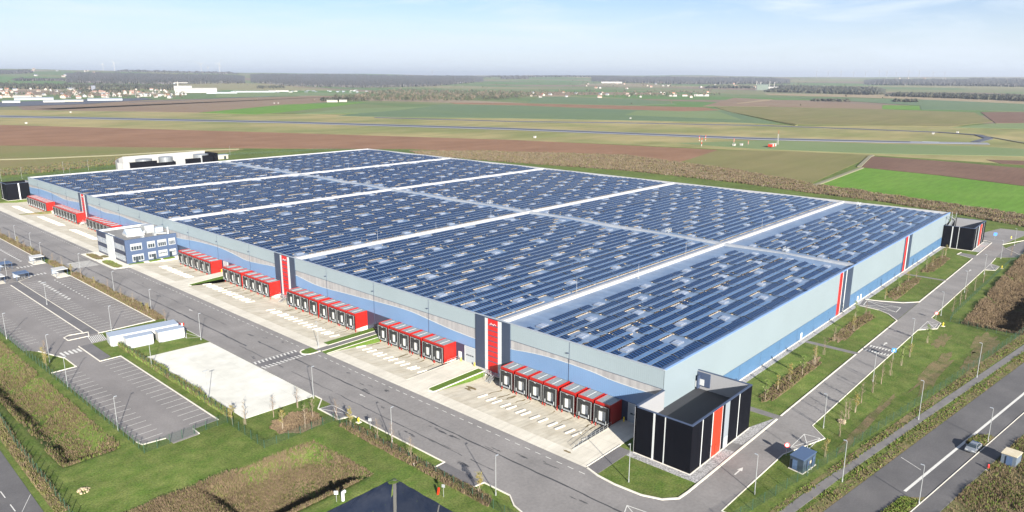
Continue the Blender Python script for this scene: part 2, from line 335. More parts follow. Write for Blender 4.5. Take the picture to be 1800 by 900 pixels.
slab('concrete_strip',-18.2,-17.5,94.0,96.7,Z1+.004,'concrete'); slab('concrete_strip',-.6,0,88.7,96.7,Z1-.01,'concrete')
slab('concrete_ramp',-18.2,0,183.6,189.2,Z1+.005,'concrete')
o=MB().prism([(-16.6,179.8),(-3,179.8),(-1,183.6),(-3,183.6),(-16.8,181.2)],-1.7,.10).build('grass_wedge','lawn'); tag(o,kind='structure')
slab('concrete_strip',-18.2,0,179.8,183.6,Z1+.001,'concrete')
slab('office_forecourt',-18.2,0,226.2,262.2,Z1+.002,'concrete')
slab('grass_divider',-18.2,-3,378.3,379.7,.09,'dry_grass'); slab('concrete_strip',-3,0,378.3,379.7,Z1,'concrete')
for y0,y1 in YARDS:
    b=MB(); xsn=[(-18.2,Z1+.004),(-6,-1.22),(0.05,-1.22)]
    for (xa,za),(xb,zb) in zip(xsn,xsn[1:]):
        b.face([(xa,y0-.02,za),(xb,y0-.02,zb),(xb,y1+.02,zb),(xa,y1+.02,za)],0 if xa<-10 else 0)
    tag(b.build('loading_yard','yard_lower'),kind='structure')
S('concrete_pad',[(-55.2,121.8),(-55.3,69.5),(-38.6,68.6),(-38.6,120.4)],Z1+.002,'pad_concrete')
# car park
S('car_park',[(-75.6,460),(-75.6,150.3),(-41.2,150.3),(-41.2,460)],Z1,'car_park_asphalt')
S('lower_car_park',[(-75.2,127.6),(-75.2,76.2),(-74.9,74),(-70.4,73.3),(-70.4,70),(-65.1,70),(-64.9,73.1),(-59.5,73.4),(-59.5,127.2),(-64.3,127.5),(-64.3,150.4),(-69.9,150.4),(-69.9,128)],Z1+.004,'car_park_asphalt')
S('car_park_link',[(-74.9,150.35),(-73.2,147),(-69.8,136.5),(-64.2,143),(-57,143),(-57,150.35)],Z1-.003,'car_park_asphalt')
S('asphalt_path',[(-64.2,128),(-61.3,128.8),(-61.2,143),(-64.2,143)],Z1+.009,'asphalt_dark')
S('asphalt_path',[(-59.5,229.5),(-59.6,151),(-56.7,151),(-56.6,229.5)],Z1+.010,'asphalt_dark')
# right hand side paths and lanes
slab('gravel_strip',-12.0,4.8,-15.0,-12.4,.06,'gravel',.3); 
S('gravel_strip',[(-12.4,-15),(-10.4,-12.3),(-10.6,.3),(-12.5,.3)],.055,'gravel')
S('gravel_strip',[(4.8,-12.4),(4.8,-15.0),(24,-15.0),(15,-12.4)],.05,'gravel')
S('gravel_strip',[(14.6,-1.6),(244,-1.6),(244,0),(14.6,0)],.045,'gravel')
for a,c in ((22.6,24.7),(74.2,76.0),(172.8,174.3)): S('asphalt_path',[(a,-15.2),(c,-15.2),(c,-1.6),(a,-1.6)],.065,'path_asphalt')
S('asphalt_path',[(219,-15.2),(226.5,-15.2),(227.6,-9),(222.6,-8.6)],.066,'path_asphalt')
S('gravel_strip',[(234,-15.1),(258.5,-15.1),(258.5,-12),(234,-12)],.05,'gravel')
def lerp(p,q,t): return (p[0]+(q[0]-p[0])*t,p[1]+(q[1]-p[1])*t)
dx,dy=math.cos(math.atan(-.137)),math.sin(math.atan(-.137)); nxx,nyy=-dy,dx
def RD(s,o): return (11+dx*s+nxx*o,-47.2+dy*s+nyy*o)   # along / across the public road (o=0: white band)
S('cycle_path',[RD(-60,13.6),RD(-16,14.6),RD(-2,14.6),RD(105,13.9),RD(320,13.5),RD(320,11.9),RD(105,12.2),RD(-2,13.0),RD(-60,12.0)],.05,'path_asphalt')
S('public_road',[RD(-80,0),RD(330,0),RD(330,9.6),RD(-80,9.6)],.055,'road_asphalt')
for a,c,m_ in ((-80,-1,'dry_grass'),(25.5,34,'dry_grass')): S('grass_verge',[RD(a,.15),RD(c+1,.15),RD(c,.8),RD(c-2.5,3.1),RD(a+2,3.1),RD(a,2.4)],.09,m_)
S('pavement',[RD(-80,-3.2),RD(330,-3.2),RD(330,-.1),RD(-80,-.1)],.10,'road_asphalt')
S('far_left_road',[(-101.5,40),(-95.5,62),(-94.6,95),(-95.2,200),(-110,200),(-110,40)],.05,'road_asphalt')
# planted strips
def blobpoly(x0,x1,y0,y1,n=26,j=.18,seed=1):
    r=random.Random(seed); cx,cy=(x0+x1)/2,(y0+y1)/2; P=[]
    for i in range(n):
        t=2*math.pi*i/n; k=1+r.uniform(-j,j); c_,s_=math.cos(t),math.sin(t)
        P.append((cx+(x1-x0)/2*k*math.copysign(abs(c_)**.6,c_),cy+(y1-y0)/2*k*math.copysign(abs(s_)**.6,s_)))
    return P
BEDS=[(30,64,-10.7,-7.3),(80,114,-9.2,-5.4),(136,168,-9.0,-4.6),(182,216,-8.6,-4.4)]
for i,b_ in enumerate(BEDS): S('planting_bed',blobpoly(*b_,seed=i),.03,'bare_soil')
S('planting_bed',blobpoly(-53.6,-43.6,55.6,64,seed=9),.03,'bare_soil')
S('planting_bed',[(-43.6,8),(-41.2,9),(-41.2,52),(-43.4,52)],.02,'dry_grass')
S('planting_bed',[(-41.0,151),(-38.7,150),(-38.6,225),(-40.9,225)],.03,'dry_grass')
S('planting_bed',[(-41.0,261),(-38.7,261),(-38.6,420),(-40.9,420)],.03,'dry_grass')
for i,(a,c) in enumerate([((60,90),(-35.5,-32)),((96,118),(-41.5,-36.5)),((20,50),(-31,-29.2)),((80,96),(-41,-37.5)),((96,108),(-31,-28))]): S('bare_patch',blobpoly(a[0],a[1],c[0],c[1],j=.35,seed=20+i),.02,'dry_grass')
S('grass_verge',[RD(-60,14.9),RD(-20,15.6),RD(120,17.4),RD(320,17.4),RD(320,13.9),RD(105,14.2),RD(-2,14.9)],.018,'dry_grass')
S('grass_verge',[RD(-60,9.6),RD(320,9.6),RD(320,11.7),RD(-60,11.7)],.019,'dry_grass')
S('rough_verge',[RD(-80,-3.3),RD(330,-3.3),RD(330,-60),RD(-80,-60)],.015,'dry_grass')
S('rough_verge',[(-94.3,62),(-93.2,110),(-93.5,200),(-91,200),(-90.8,110),(-92.6,60)],.02,'dry_grass')
S('bare_patch',blobpoly(-50.5,-44.8,25.4,29.2,n=14,seed=33),.012,'grass')
for i,(x0,x1,y0,y1) in enumerate([(-26,-23.2,242.8,256.5),(-26,-22.6,224,239.5),(-22.9,-20.6,244.6,249.5)]): S('planting_bed',blobpoly(x0,x1,y0,y1,j=.08,seed=40+i),.15,'dry_grass')
slab('pavement',-26.8,-20.3,222.6,258.5,Z1+.06,'kerb',.3)
for i,(x0,x1,y0,y1) in enumerate([(-20.0,-14.5,225.8,227.2),(-12.5,-8,225.6,227.2),(-7,-2.5,225.4,227.2)]): slab('grass_strip',x0,x1,y0,y1,.12,'lawn',.3)

# pond liner
b=MB(); px0,px1,py0,py1=-110,-48.6,-30,27.0
nn=30; P=[]
for i in range(nn+1):
    row=[]
    for j in range(nn+1):
        x=px1-(px1-px0)*(i/nn)**1.6; y=py1-(py1-py0)*(j/nn)**1.6
        if i==0: x+=.08*math.sin(j*1.9)
        if j==0: y+=.08*math.sin(i*2.3)
        z=float(terrain(x,y)) if (i and j) else 0; row.append((x,y,max(z,-3.0)+.05+(0 if (i==0 or j==0) else .05*math.sin(i*3.1+j*2.3))))
    P.append(row)
for i in range(nn):
    for j in range(nn): b.face([P[i][j],P[i][j+1],P[i+1][j+1],P[i+1][j]])
o=b.build('pond_liner','liner',smooth=False); tag(o,'black plastic liner of the pond at the bottom edge, sloping down beside the grass','pond liner')
for k,(p,q,wd,m_) in enumerate([((-48.9,26.5),(-58,15),.35,0),((-48.8,14.5),(-56,9),.12,0)]):
    L=14; b=MB()
    for i in range(L):
        a=lerp(p,q,i/L); c=lerp(p,q,(i+1)/L); d_=Vector((c[0]-a[0],c[1]-a[1])).normalized(); n_=(-d_.y*wd,d_.x*wd)
        za=max(float(terrain(*a)),-3)+.16; zc=max(float(terrain(*c)),-3)+.16
        b.face([(a[0]-n_[0],a[1]-n_[1],za),(c[0]-n_[0],c[1]-n_[1],zc),(c[0]+n_[0],c[1]+n_[1],zc),(a[0]+n_[0],a[1]+n_[1],za)])
    b.build('weld_seam','liner_pale',o)

# ------------------------------------------------------------------ kerbs
def ribbon(b,pts,wd,z0,z1,closed=False,mi=0):
    n=len(pts); L=[];Rr=[]
    for i in range(n):
        p=Vector(pts[i]); a=Vector(pts[i-1]) if (i or closed) else None; c=Vector(pts[(i+1)%n]) if (i<n-1 or closed) else None
        d1=(p-a).normalized() if a is not None else (c-p).normalized(); d2=(c-p).normalized() if c is not None else d1
        n1=Vector((-d1.y,d1.x)); n2=Vector((-d2.y,d2.x)); m=(n1+n2); m=m.normalized() if m.length>.1 else n1
        k=wd/2/max(.4,m.dot(n1)); L.append(p+m*k); Rr.append(p-m*k)
    rg=range(n if closed else n-1)
    for i in rg:
        j=(i+1)%n
        b.face([(*L[i],z1),(*Rr[i],z1),(*Rr[j],z1),(*L[j],z1)],mi)
        if z1-z0>.02:
            b.face([(*L[i],z0),(*L[i],z1),(*L[j],z1),(*L[j],z0)],mi); b.face([(*Rr[i],z1),(*Rr[i],z0),(*Rr[j],z0),(*Rr[j],z1)],mi)
    if z1-z0>.02 and not closed:
        for i in (0,-1): b.face([(*L[i],z0),(*Rr[i],z0),(*Rr[i],z1),(*L[i],z1)],mi)
def kerb(pts,wd=.28,h=.17,name='kerb'):
    b=MB(); ribbon(b,pts,wd,0,h); return tag(b.build(name,'kerb'),kind='structure')
def arc(cx,cy,r,a0,a1,n=10): return [(cx+r*math.cos(R(a0+(a1-a0)*i/n)),cy+r*math.sin(R(a0+(a1-a0)*i/n))) for i in range(n+1)]
kerb([(-21.6,3.0),(-22.5,0),(-22.9,-4),(-22.6,-9.5),(-21.3,-13.0),(-19,-15.0),(-16,-15.2),(22.6,-15.2)],.42)
kerb([(24.7,-15.2),(74.2,-15.2)]); kerb([(76,-15.2),(112,-15.2),(117,-11.5),(119.3,-8),(120.2,-1.8)]); kerb([(128.6,-1.0),(129.8,-5),(133,-11.5),(137.8,-15.1),(172.8,-15.2)],.36); kerb([(174.3,-15.2),(218.8,-15.2),(222.6,-8.8),(228,-9.3)]); kerb([(226.5,-15.2),(259,-15.2),(262,-13),(262,-8)])
kerb([(-17.4,-60),(-17.4,-22.3),(8.6,-22.3),(20.8,-26),(24.7,-22),(107,-22.2),(112,-26.1),(118.5,-25.7),(122,-22.3),(201,-22.4),(203,-25.8),(211,-25.8),(214,-22.4),(226,-22.1)],.18,.13)
kerb([(-21.2,3.35),(-9.8,3.35)],.2); kerb([(-38.5,68.4),(-38.5,65.8),(-41.8,62.2),(-41.8,54.4),(-38.6,53.5),(-38.5,24.4),(-41.2,24.4),(-41.2,14.2),(-38.5,13.8),(-38.4,7.5),(-40.2,4.9),(-41.2,1),(-41.2,-60)],.22)
kerb([(-41.2,320),(-41.2,262)],.2); kerb([(-41.2,226),(-41.2,150.4),(-57,150.6)],.24); kerb([(-59.7,226),(-59.7,153.6)],.26); kerb([(-56.5,150.8),(-56.5,229.5),(-51,233.8)],.12)
kerb([(-64.8,150.2),(-64.9,153.4),(-63.4,154.8),(-58.6,153.7),(-59.6,149.9),(-64.8,150.2)],.26)
kerb([(-64.4,143.2),(-64.4,127.4),(-59.4,127.3),(-59.4,73.3)],.28); kerb([(-64.9,73.2),(-65,70.2)],.2); kerb([(-75.2,76),(-74.8,74),(-70.5,73.2)],.2); kerb([(-75.4,128),(-69.8,128),(-69.8,136.5),(-73,147)],.22)
kerb([(-26.8,258.5),(-26.8,242.5)],.3); kerb([(-26.8,240),(-26.8,225),(-24.5,222.4),(-20.5,222)],.3)
kerb([(-17.6,49.8),(-18.6,50.2),(-18.8,51.2),(-18.4,52.1),(-17.4,52.4),(-1.4,52.4)],.3); kerb([(-17.6,49.9),(-1.4,49.9)],.3,.16)
kerb(arc(-24,94,2.1,90,270,10)+[(-21.8,91.9),(-21.7,92.2)],.4); S('grass_island',arc(-24,94,2.0,90,270,8)+[(-22,92),(-22,96)],.12,'lawn')
kerb([(-21.6,89.0),(-1,89.0)],.3); kerb([(-21.5,91.4),(-1,91.4)],.16); kerb([(-17.8,94.0),(-1,94.0)],.16); kerb([(-17,181.3),(-3.2,183.7)],.2)
kerb([RD(-80,0),RD(330,0)],.14,.16); kerb([(258,-19.4),(275,-25.2),(300,-28.5)],.3); kerb([(250,-21.9),(236,-30.8),(300,-37)],.25)
# ------------------------------------------------------------------ painted markings
def marks(name,fn,m='marking'):
    b=MB(); fn(b); return tag(b.build(name,m),kind='structure')
def strip(b,p,q,wd,z): 
    d_=Vector((q[0]-p[0],q[1]-p[1])).normalized(); n_=(-d_.y*wd/2,d_.x*wd/2)
    b.face([(p[0]-n_[0],p[1]-n_[1],z),(q[0]-n_[0],q[1]-n_[1],z),(q[0]+n_[0],q[1]+n_[1],z),(p[0]+n_[0],p[1]+n_[1],z)])
ZM=Z1+.02
def f(b):
    y=2.0
    while y<420:
        if not 90<y<98: strip(b,(-23.7,y),(-23.7,y+1.35),.16,ZM)
        y+=2.7
    strip(b,(-21.95,258),(-21.95,378),.12,ZM)
marks('lane_dashes',f)
def f(b):
    for y,s in ((97.6,1),(91.9,-1)):
        y0=y-s*1.6
        x=-38.0
        while x<-26.4: strip(b,(x,y0),(x+.35,y),.42,ZM); x+=1.05
        strip(b,(-38.1,y+s*.15),(-26.3,y-s*.15),.14,ZM)
marks('raised_crossing_markings',f)
def f(b):
    for x,s in ((84.2,1),(78.8,-1)):
        y=-15.9
        while y>-22: b.face([(x,y,ZM+.004),(x-s*2.0,y-.3,ZM+.004),(x,y-.62,ZM+.004)][::(1 if s<0 else -1)]); y-=.78
marks('side_crossing_markings',f)
S('raised_crossing',[(-38.3,92.2),(-26.2,91.6),(-26.2,97.4),(-38.3,98.2)],Z1+.012,'asphalt_dark'); S('raised_crossing',[(79,-22.0),(84,-22.0),(84,-15.5),(79,-15.5)],Z1+.016,'asphalt_dark')
def f(b):
    for i in range(8): 
        y=236+i*1.25; strip(b,(-36.4,y),(-28.2,y-1.2),.55,ZM)
    for k in (0,1): strip(b,(-36.6,234.8+k*10.6),(-28,234.0+k*10.4),.25,ZM)
marks('office_crossing_markings',f)
def f(b):
    for i in range(5): x=-69.4+i*1.02; strip(b,(x,141.6),(x+.1,138.4),.55,ZM)
    for i in range(5): x=-51+i*1.15; strip(b,(x,250.6),(x-.1,253),.5,ZM)
    for i in range(5): x=-51+i*1.15; strip(b,(x,234.4),(x-.1,236.6),.5,ZM)
    for i in range(9): strip(b,(-60.9+i*.45,143.4),(-60.0+i*.45,149.4),.2,ZM)
marks('zebra_markings',f)
def row(b,x0,x1,y0,y1,st=2.78,wd=.13,sk=0):
    y=y0
    while y<=y1+.01: strip(b,(x0,y),(x1,y+sk),wd,ZM); y+=st
marks('lower_bay_lines',lambda b:(row(b,-75,-70,76,127.5),row(b,-64.6,-59.7,75.8,126.5)))
marks('middle_bay_lines',lambda b:(row(b,-46.6,-41.4,151,224),row(b,-56.4,-51.4,153,226),row(b,-65,-59.9,154,226),row(b,-75.4,-70.6,155,226)))
marks('far_bay_lines',lambda b:(row(b,-46.6,-41.4,262,430),row(b,-56.4,-51.4,256,430),row(b,-65,-59.9,256,430),row(b,-75.4,-70.6,238,430)))
def f(b):
    for y in np.arange(153.5,224,2.78*1): 
        if y>190: strip(b,(-51.8,y+.5),(-50.9,y+1.6),.9,ZM+.004)
    for y in np.arange(188,224,2.78): strip(b,(-47.0,y+.5),(-47.0,y+1.5),.45,ZM+.004)
    for y in np.arange(262,300,2.78): strip(b,(-47.2,y+.5),(-47.2,y+2.0),.7,ZM+.004)
marks('bay_end_marks',f)
def hatch(b,P,z=ZM+.004,wd=.16,txt=True):
    n=len(P)
    for i in range(n): strip(b,P[i],P[(i+1)%n],wd,z+.001*i)
    strip(b,P[0],P[2],wd,z+.006); strip(b,P[1],P[3],wd,z+.007)
def f(b):
    hatch(b,[(12.3,-22.3),(19.8,-22.2),(20.2,-25.3),(13.9,-25.2)]); hatch(b,[(108.2,-22.3),(117.6,-22.3),(117.3,-25.2),(112,-25.4)]); hatch(b,[(201.5,-22.4),(213,-22.4),(210.5,-25.4),(203.4,-25.3)])
    hatch(b,[(121.6,-2.6),(127.4,-1.9),(127.0,-12.3),(120.8,-12.6)],wd=.22)
    hatch(b,[(-41.6,62),(-38.6,61.3),(-38.6,54.2),(-41.6,54.8)]); hatch(b,[(-41.4,138.6),(-38.4,136),(-38.5,126),(-41.6,128)])
    hatch(b,[(-33,-12),(-27,-9.5),(-26,-16),(-32,-18)])
marks('hatched_bay_markings',f)
def arrow(b,x,y,a,s=1,z=ZM+.006):
    c_,s_=math.cos(a),math.sin(a); T=lambda u,v:(x+(u*c_-v*s_)*s,y+(u*s_+v*c_)*s,z)
    b.face([T(-1.8,-.14),T(.3,-.14),T(.3,.14),T(-1.8,.14)]); b.face([T(.3,-.5),T(1.8,0),T(.3,.5)])
marks('arrow_markings',lambda b:(arrow(b,-3.2,-18.7,.0),arrow(b,88,-18.6,.0),arrow(b,196,-18.6,0),arrow(b,-31,60.6,1.57,.6),arrow(b,-29.5,152,1.57,.7)))
marks('white_road_band',lambda b:(strip(b,RD(-1,3.4),RD(330,3.0),.5,.063),strip(b,RD(9,4.6),RD(11,9.0),.12,.063)))
marks('road_edge_line',lambda b:[strip(b,(-98.7,y),(-98.7,y+3),.16,.06) for y in (60,66,72,78,90)]+[strip(b,(-99,63),(-95.4,70),.08,.06)])
# sealed cracks, patches and stains in the paving
def wig(b,x,y0,y1,wd,a=.12,seed=0,gap=0):
    r=random.Random(seed); y=y0; px=x
    while y<y1:
        y2=y+r.uniform(1.2,3.5); x2=x+r.uniform(-a,a)
        if r.random()>gap: strip(b,(px,y),(x2,y2),wd*r.uniform(.6,1.3),Z1+.013+.002*r.random())
        px,y=x2,y2
def splat(b,cx,cy,lx,ly,seed,z=Z1+.012,n=16):
    r=random.Random(seed); P=[]
    for i in range(n):
        t=2*math.pi*i/n; k=r.uniform(.45,1.15); P.append((cx+lx*k*math.cos(t),cy+ly*k*math.sin(t),z+.0005*(seed%7)))
    b.face(P)
def f(b):
    wig(b,-29.3,-18,110,.34,.1,1); wig(b,-34.4,12,110,.2,.15,2,.1); wig(b,-33.2,110,345,.42,.12,3); wig(b,-28.6,130,345,.16,.15,4,.12)
    for i,(x,y,lx,ly) in enumerate([(-28.6,61.5,.5,2.8),(-27.2,66,.35,2),(-25.6,58,.5,2.0),(-35.6,38.5,.45,3.2),(-30.4,31.5,.6,3),(-36.6,22,.5,3.4),(-28.5,21,.5,2.2),(-26.6,15,.4,2.4),(-25.2,74,.4,1.6),(-31.6,52,.4,1.2),(-36.2,101,.5,2),(-28,118,.5,2.5),(-26.5,112,.4,1.2),(-25,106,.3,1.5),(-30,175,.5,2.5),(-27,195,.4,2),(-25.6,9,.25,3.2),(-34.4,30.5,.3,3.4),(-30.2,36,.3,2.6),(-26.4,63.5,.25,1.6),(-31.2,-2,.4,3)]):
        for k in range(4):
            r=random.Random(i*9+k); splat(b,x+r.uniform(-.35,.35),y+r.uniform(-ly*.7,ly*.7),lx*r.uniform(.2,.5),ly*r.uniform(.2,.55),i*5+k)
mat('asphalt_seal',(.04,.04,.043),.6); marks('asphalt_sealing',f,'asphalt_seal')
# ------------------------------------------------------------------ warehouse
WX,WY,WH=244.3,424.9,14.0
FIRE=[46.0,139.2,236.3,326.0]                    # firewalls across the roof
wh=empty('warehouse',(WX/2,WY/2,0),'huge blue clad warehouse with a roof of solar panels and red loading docks','warehouse')
OFF=Vector((-WX/2,-WY/2,0))
def part(b,name,mats,parent=None,sub=None):
    "build a mesh given in site coordinates as a part of the warehouse"
    o=b.build(name,mats,parent or wh)
    if (parent or wh)==wh: o.location=OFF
    return o
XR=118.5                                       # spine wall along the roof
def roofz(y):
    for a,c in zip([0]+FIRE,FIRE+[WY]):
        if a<=y<=c:
            n=1 if c-a<60 else 2; L=(c-a)/n; t=((y-a)%L)/L; return 12.95+.62*(1-abs(2*t-1))
    return 12.95
b=MB(); ycut=sorted(set([0.,WY]+FIRE+[ (a+c)/2 for a,c in zip([0]+FIRE,FIRE+[WY])]+sum([[a+(c-a)*.25,a+(c-a)*.75] for a,c in zip([0]+FIRE,FIRE+[WY]) if c-a>60],[])))
for y0,y1 in zip(ycut,ycut[1:]): b.face([(.2,y0,roofz(y0+1e-6)),(WX-.2,y0,roofz(y0+1e-6)),(WX-.2,y1,roofz(y1-1e-6)),(.2,y1,roofz(y1-1e-6))])
roof=part(b,'roof','roof_membrane')
# firewalls and parapets: real upstands
for y in FIRE: part(MB().box(.25,WX-.25,y-.55,y+.55,12.7,13.95),'firewall','roof_white')
part(MB().box(XR-.9,XR+.9,.5,WY-.5,12.7,13.75),'spine_wall',mat('spine',(.20,.22,.25),.6,col2=(.25,.27,.3),scale=.6).name)
part(MB().box(WX-.45,WX+.02,-.02,WY+.02,12.5,14.02),'parapet','roof_white'); part(MB().box(0,WX,WY-.45,WY+.04,12.5,14.03),'parapet','roof_white')
part(MB().box(.06,.34,0.1,WY,12.8,13.98),'parapet','trim_white'); part(MB().box(.1,WX,.06,.34,12.8,13.98),'parapet',mat('parapet_blue',(.15,.25,.45),.45).name)
# dock side cladding in horizontal zones (plane x=0), waved silver zone between blue and pale
wave=[(0,8.2),(8,8.1),(13,8.2),(17.4,8.6),(24,8.8),(31,8.7),(36,8.3),(41.9,7.6),(54.4,7.2),(59,7.3),(65,7.6),(72,8.2),(80,8.8),(90,8.6),(101,8.1),(110.7,7.7),(120,7.25),(128,7.3),(138.2,8.3),(150.9,8.8),(160,8.2),(170.7,7.7),(181,8.6),(191,9.2),(201,9.0),(212.5,8.5),(224,7.6),(236,7.4),(246,8.0),(257,8.9),(270,8.5),(286,8.8),(296,8.6),(305,8.1),(315,8.5),(327,8.9),(338,8.9),(350,8.3),(363,7.8),(374,8.4),(385,9.0),(403,9.2),(414,8.7),(425,8.3)]
def wz(y):
    ys_=[a for a,_ in wave]; i=max(0,min(len(wave)-2,int(np.searchsorted(ys_,y))-1)); (a,za),(c,zc)=wave[i],wave[i+1]
    p0=wave[max(0,i-1)][1]; p3=wave[min(len(wave)-1,i+2)][1]; t=(y-a)/(c-a)
    return .5*((2*za)+(-p0+zc)*t+(2*p0-5*za+4*zc-p3)*t*t+(-p0+3*za-3*zc+p3)*t**3)
Yn=np.arange(0,WY+.01,1.7)
def zone(name,lo,hi,m,x=0.):
    b=MB()
    for y0,y1 in zip(Yn,np.append(Yn[1:],WY)):
        if y1-y0<.01: continue
        b.face([(x,y1,lo(y1)),(x,y0,lo(y0)),(x,y0,hi(y0)),(x,y1,hi(y1))])
    return part(b,name,m)
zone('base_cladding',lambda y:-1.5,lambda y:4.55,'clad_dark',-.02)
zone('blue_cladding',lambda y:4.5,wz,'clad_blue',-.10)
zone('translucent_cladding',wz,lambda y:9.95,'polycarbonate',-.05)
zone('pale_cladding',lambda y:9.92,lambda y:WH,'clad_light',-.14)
b=MB(); ribbon_=[(y,wz(y)) for y in Yn]
for (y0,z0),(y1,z1) in zip(ribbon_,ribbon_[1:]): b.face([(-.16,y1,z1-.04),(-.16,y0,z0-.04),(-.16,y0,z0+.06),(-.16,y1,z1+.06)]); b.face([(-.16,y1,z1+.06),(-.16,y0,z0+.06),(-.05,y0,z0+.06),(-.05,y1,z1+.06)])
part(b,'flashing','trim_white'); part(MB().box(-.17,-.04,0,WY,9.88,9.96),'flashing','trim_dark'); part(MB().box(-.13,0,0,WY,4.46,4.54),'flashing','trim_dark'); part(MB().box(-.2,.36,-.05,WY,13.97,14.06),'coping','steel_grey')
part(MB().box(0.36,WX+.05,-.2,.36,13.975,14.065),'coping',M('parapet_blue').name)
yy=24.3
while yy<WY:
    if not any(abs(yy-q)<8 for q in (48,144,335)):
        b=MB(); b.cyl((-.2,yy,-.2),(-.2,yy,9.9),.045,n=6); b.box(-.17,-.14,yy-.05,yy+.05,9.9,13.9); b.box(-.5,-.14,yy+.1,yy+.7,11.2,11.35); part(b,'downpipe','trim_dark')
    yy+=23.95
# right hand side cladding (plane y=0)
def ybox(name,x0,x1,z0,z1,m,pr=.05): return part(MB().box(x0,x1,-pr,.05,z0,z1),name,m)
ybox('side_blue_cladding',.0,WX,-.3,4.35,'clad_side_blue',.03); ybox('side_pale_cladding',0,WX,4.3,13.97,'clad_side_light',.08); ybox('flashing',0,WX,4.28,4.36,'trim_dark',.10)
for i,(x0,x1,m_) in enumerate([(103.1,105.6,'red'),(105.6,106.1,'trim_white'),(106.1,108.8,'clad_dark'),(108.8,109.5,'trim_white'),(109.5,115.1,'clad_dark'),(173.3,174.8,'clad_dark'),(174.8,177.5,'red'),(177.5,178.7,'trim_white'),(178.7,183.2,'clad_dark')]):
    ybox('cladding_stripe',x0,x1,-.1,13.9,m_,.12)
xx=12.
while xx<WX: ybox('panel_joint',xx-.025,xx+.025,-.1,4.28,'trim_dark',.045); xx+=12
for x in (75.2,123.4,126.6): ybox('personnel_door',x-.55,x+.55,0,2.15,'door_white',.10)
ybox('plinth',14.6,WX,-.3,.28,'concrete',.15); part(MB().box(-.25,WX+.01,-.02,.02,0,.01),'plinth','concrete')
# back and far walls
part(MB().box(WX-.05,WX,0,WY,-.3,13.9),'rear_cladding','clad_side_light'); part(MB().box(0,WX,WY-.02,WY,-.3,13.9),'end_cladding','clad_side_light')
# dock side pillars
for y0,y1 in ((42.3,54.1),(138.1,150.5),(328.5,340.4)):
    c=(y0+y1)/2; p=empty('pillar',(0,0,0),None,None); p.parent=wh; p.location=OFF
    def pb(a,e,z0,z1,m_,pr,nm): return MB().box(-pr,0,a,e,z0,z1).build(nm,m_,p)
    pb(y0,y1,-1.4,13.99,'clad_dark',.35,'pillar_wall'); pb(c-3.1,c-1.95,.2,13.8,'trim_white',.42,'white_strip'); pb(c+1.5,c+2.5,.2,13.8,'trim_white',.42,'white_strip')
    pb(c-1.95,c+1.5,.0,13.8,'red',.40,'red_panel')
    for k in range(8): pb(c-1.93,c+1.48,2.6+k*1.35,2.85+k*1.35,'trim_dark',.43,'dark_slat')
    b=MB()
    for k,(u,v_,h_) in enumerate([(-1.1,.25,.10),(-.75,.35,.05),(-.4,.25,.12),(-.05,.45,.06),(.4,.25,.1),(.7,.3,.05)]): b.box(-.45,-.4,c-.2+u,c-.2+u+v_,12.45+.2*math.sin(k*2.1),12.45+.2*math.sin(k*2.1)+h_+.12)
    b.box(-.44,-.41,c-1.3,c+.8,12.60,12.64); b.build('emblem','trim_white',p)
# roller doors and personnel doors on the dock side
def rdoor(y0,y1,z0=0,h=4.3,m_='door_grey'):
    d=part(MB().box(-.16,-.02,y0,y1,z0+.1,h),'roller_door',m_)
    b=MB(); n=4; wd=(y1-y0-.8)/n
    for k in range(n): b.box(-.19,-.155,y0+.4+k*wd+.1,y0+.4+(k+1)*wd-.1,z0+1.9,z0+2.25)
    b.build('door_window','glass_dark',d)
    f_=MB().box(-.2,-.02,y0-.15,y0,z0,h+.15).box(-.2,-.02,y1,y1+.15,z0,h+.15).box(-.2,-.02,y0,y1,h,h+.15).build('door_frame','trim_white' if m_=='door_grey' else 'grey_frame',d)
for y0,y1 in ((4.0,8.0),(54.6,58.2),(185.1,188.3)): rdoor(y0,y1)
part(MB().box(-.14,-.02,59.6,60.7,0,2.2),'personnel_door','door_white'); part(MB().box(-.14,-.02,181.0,182.0,0,2.2),'personnel_door','door_white')
for y in (53.9,58.9,8.6,3.6,184.5,188.9):
    pass
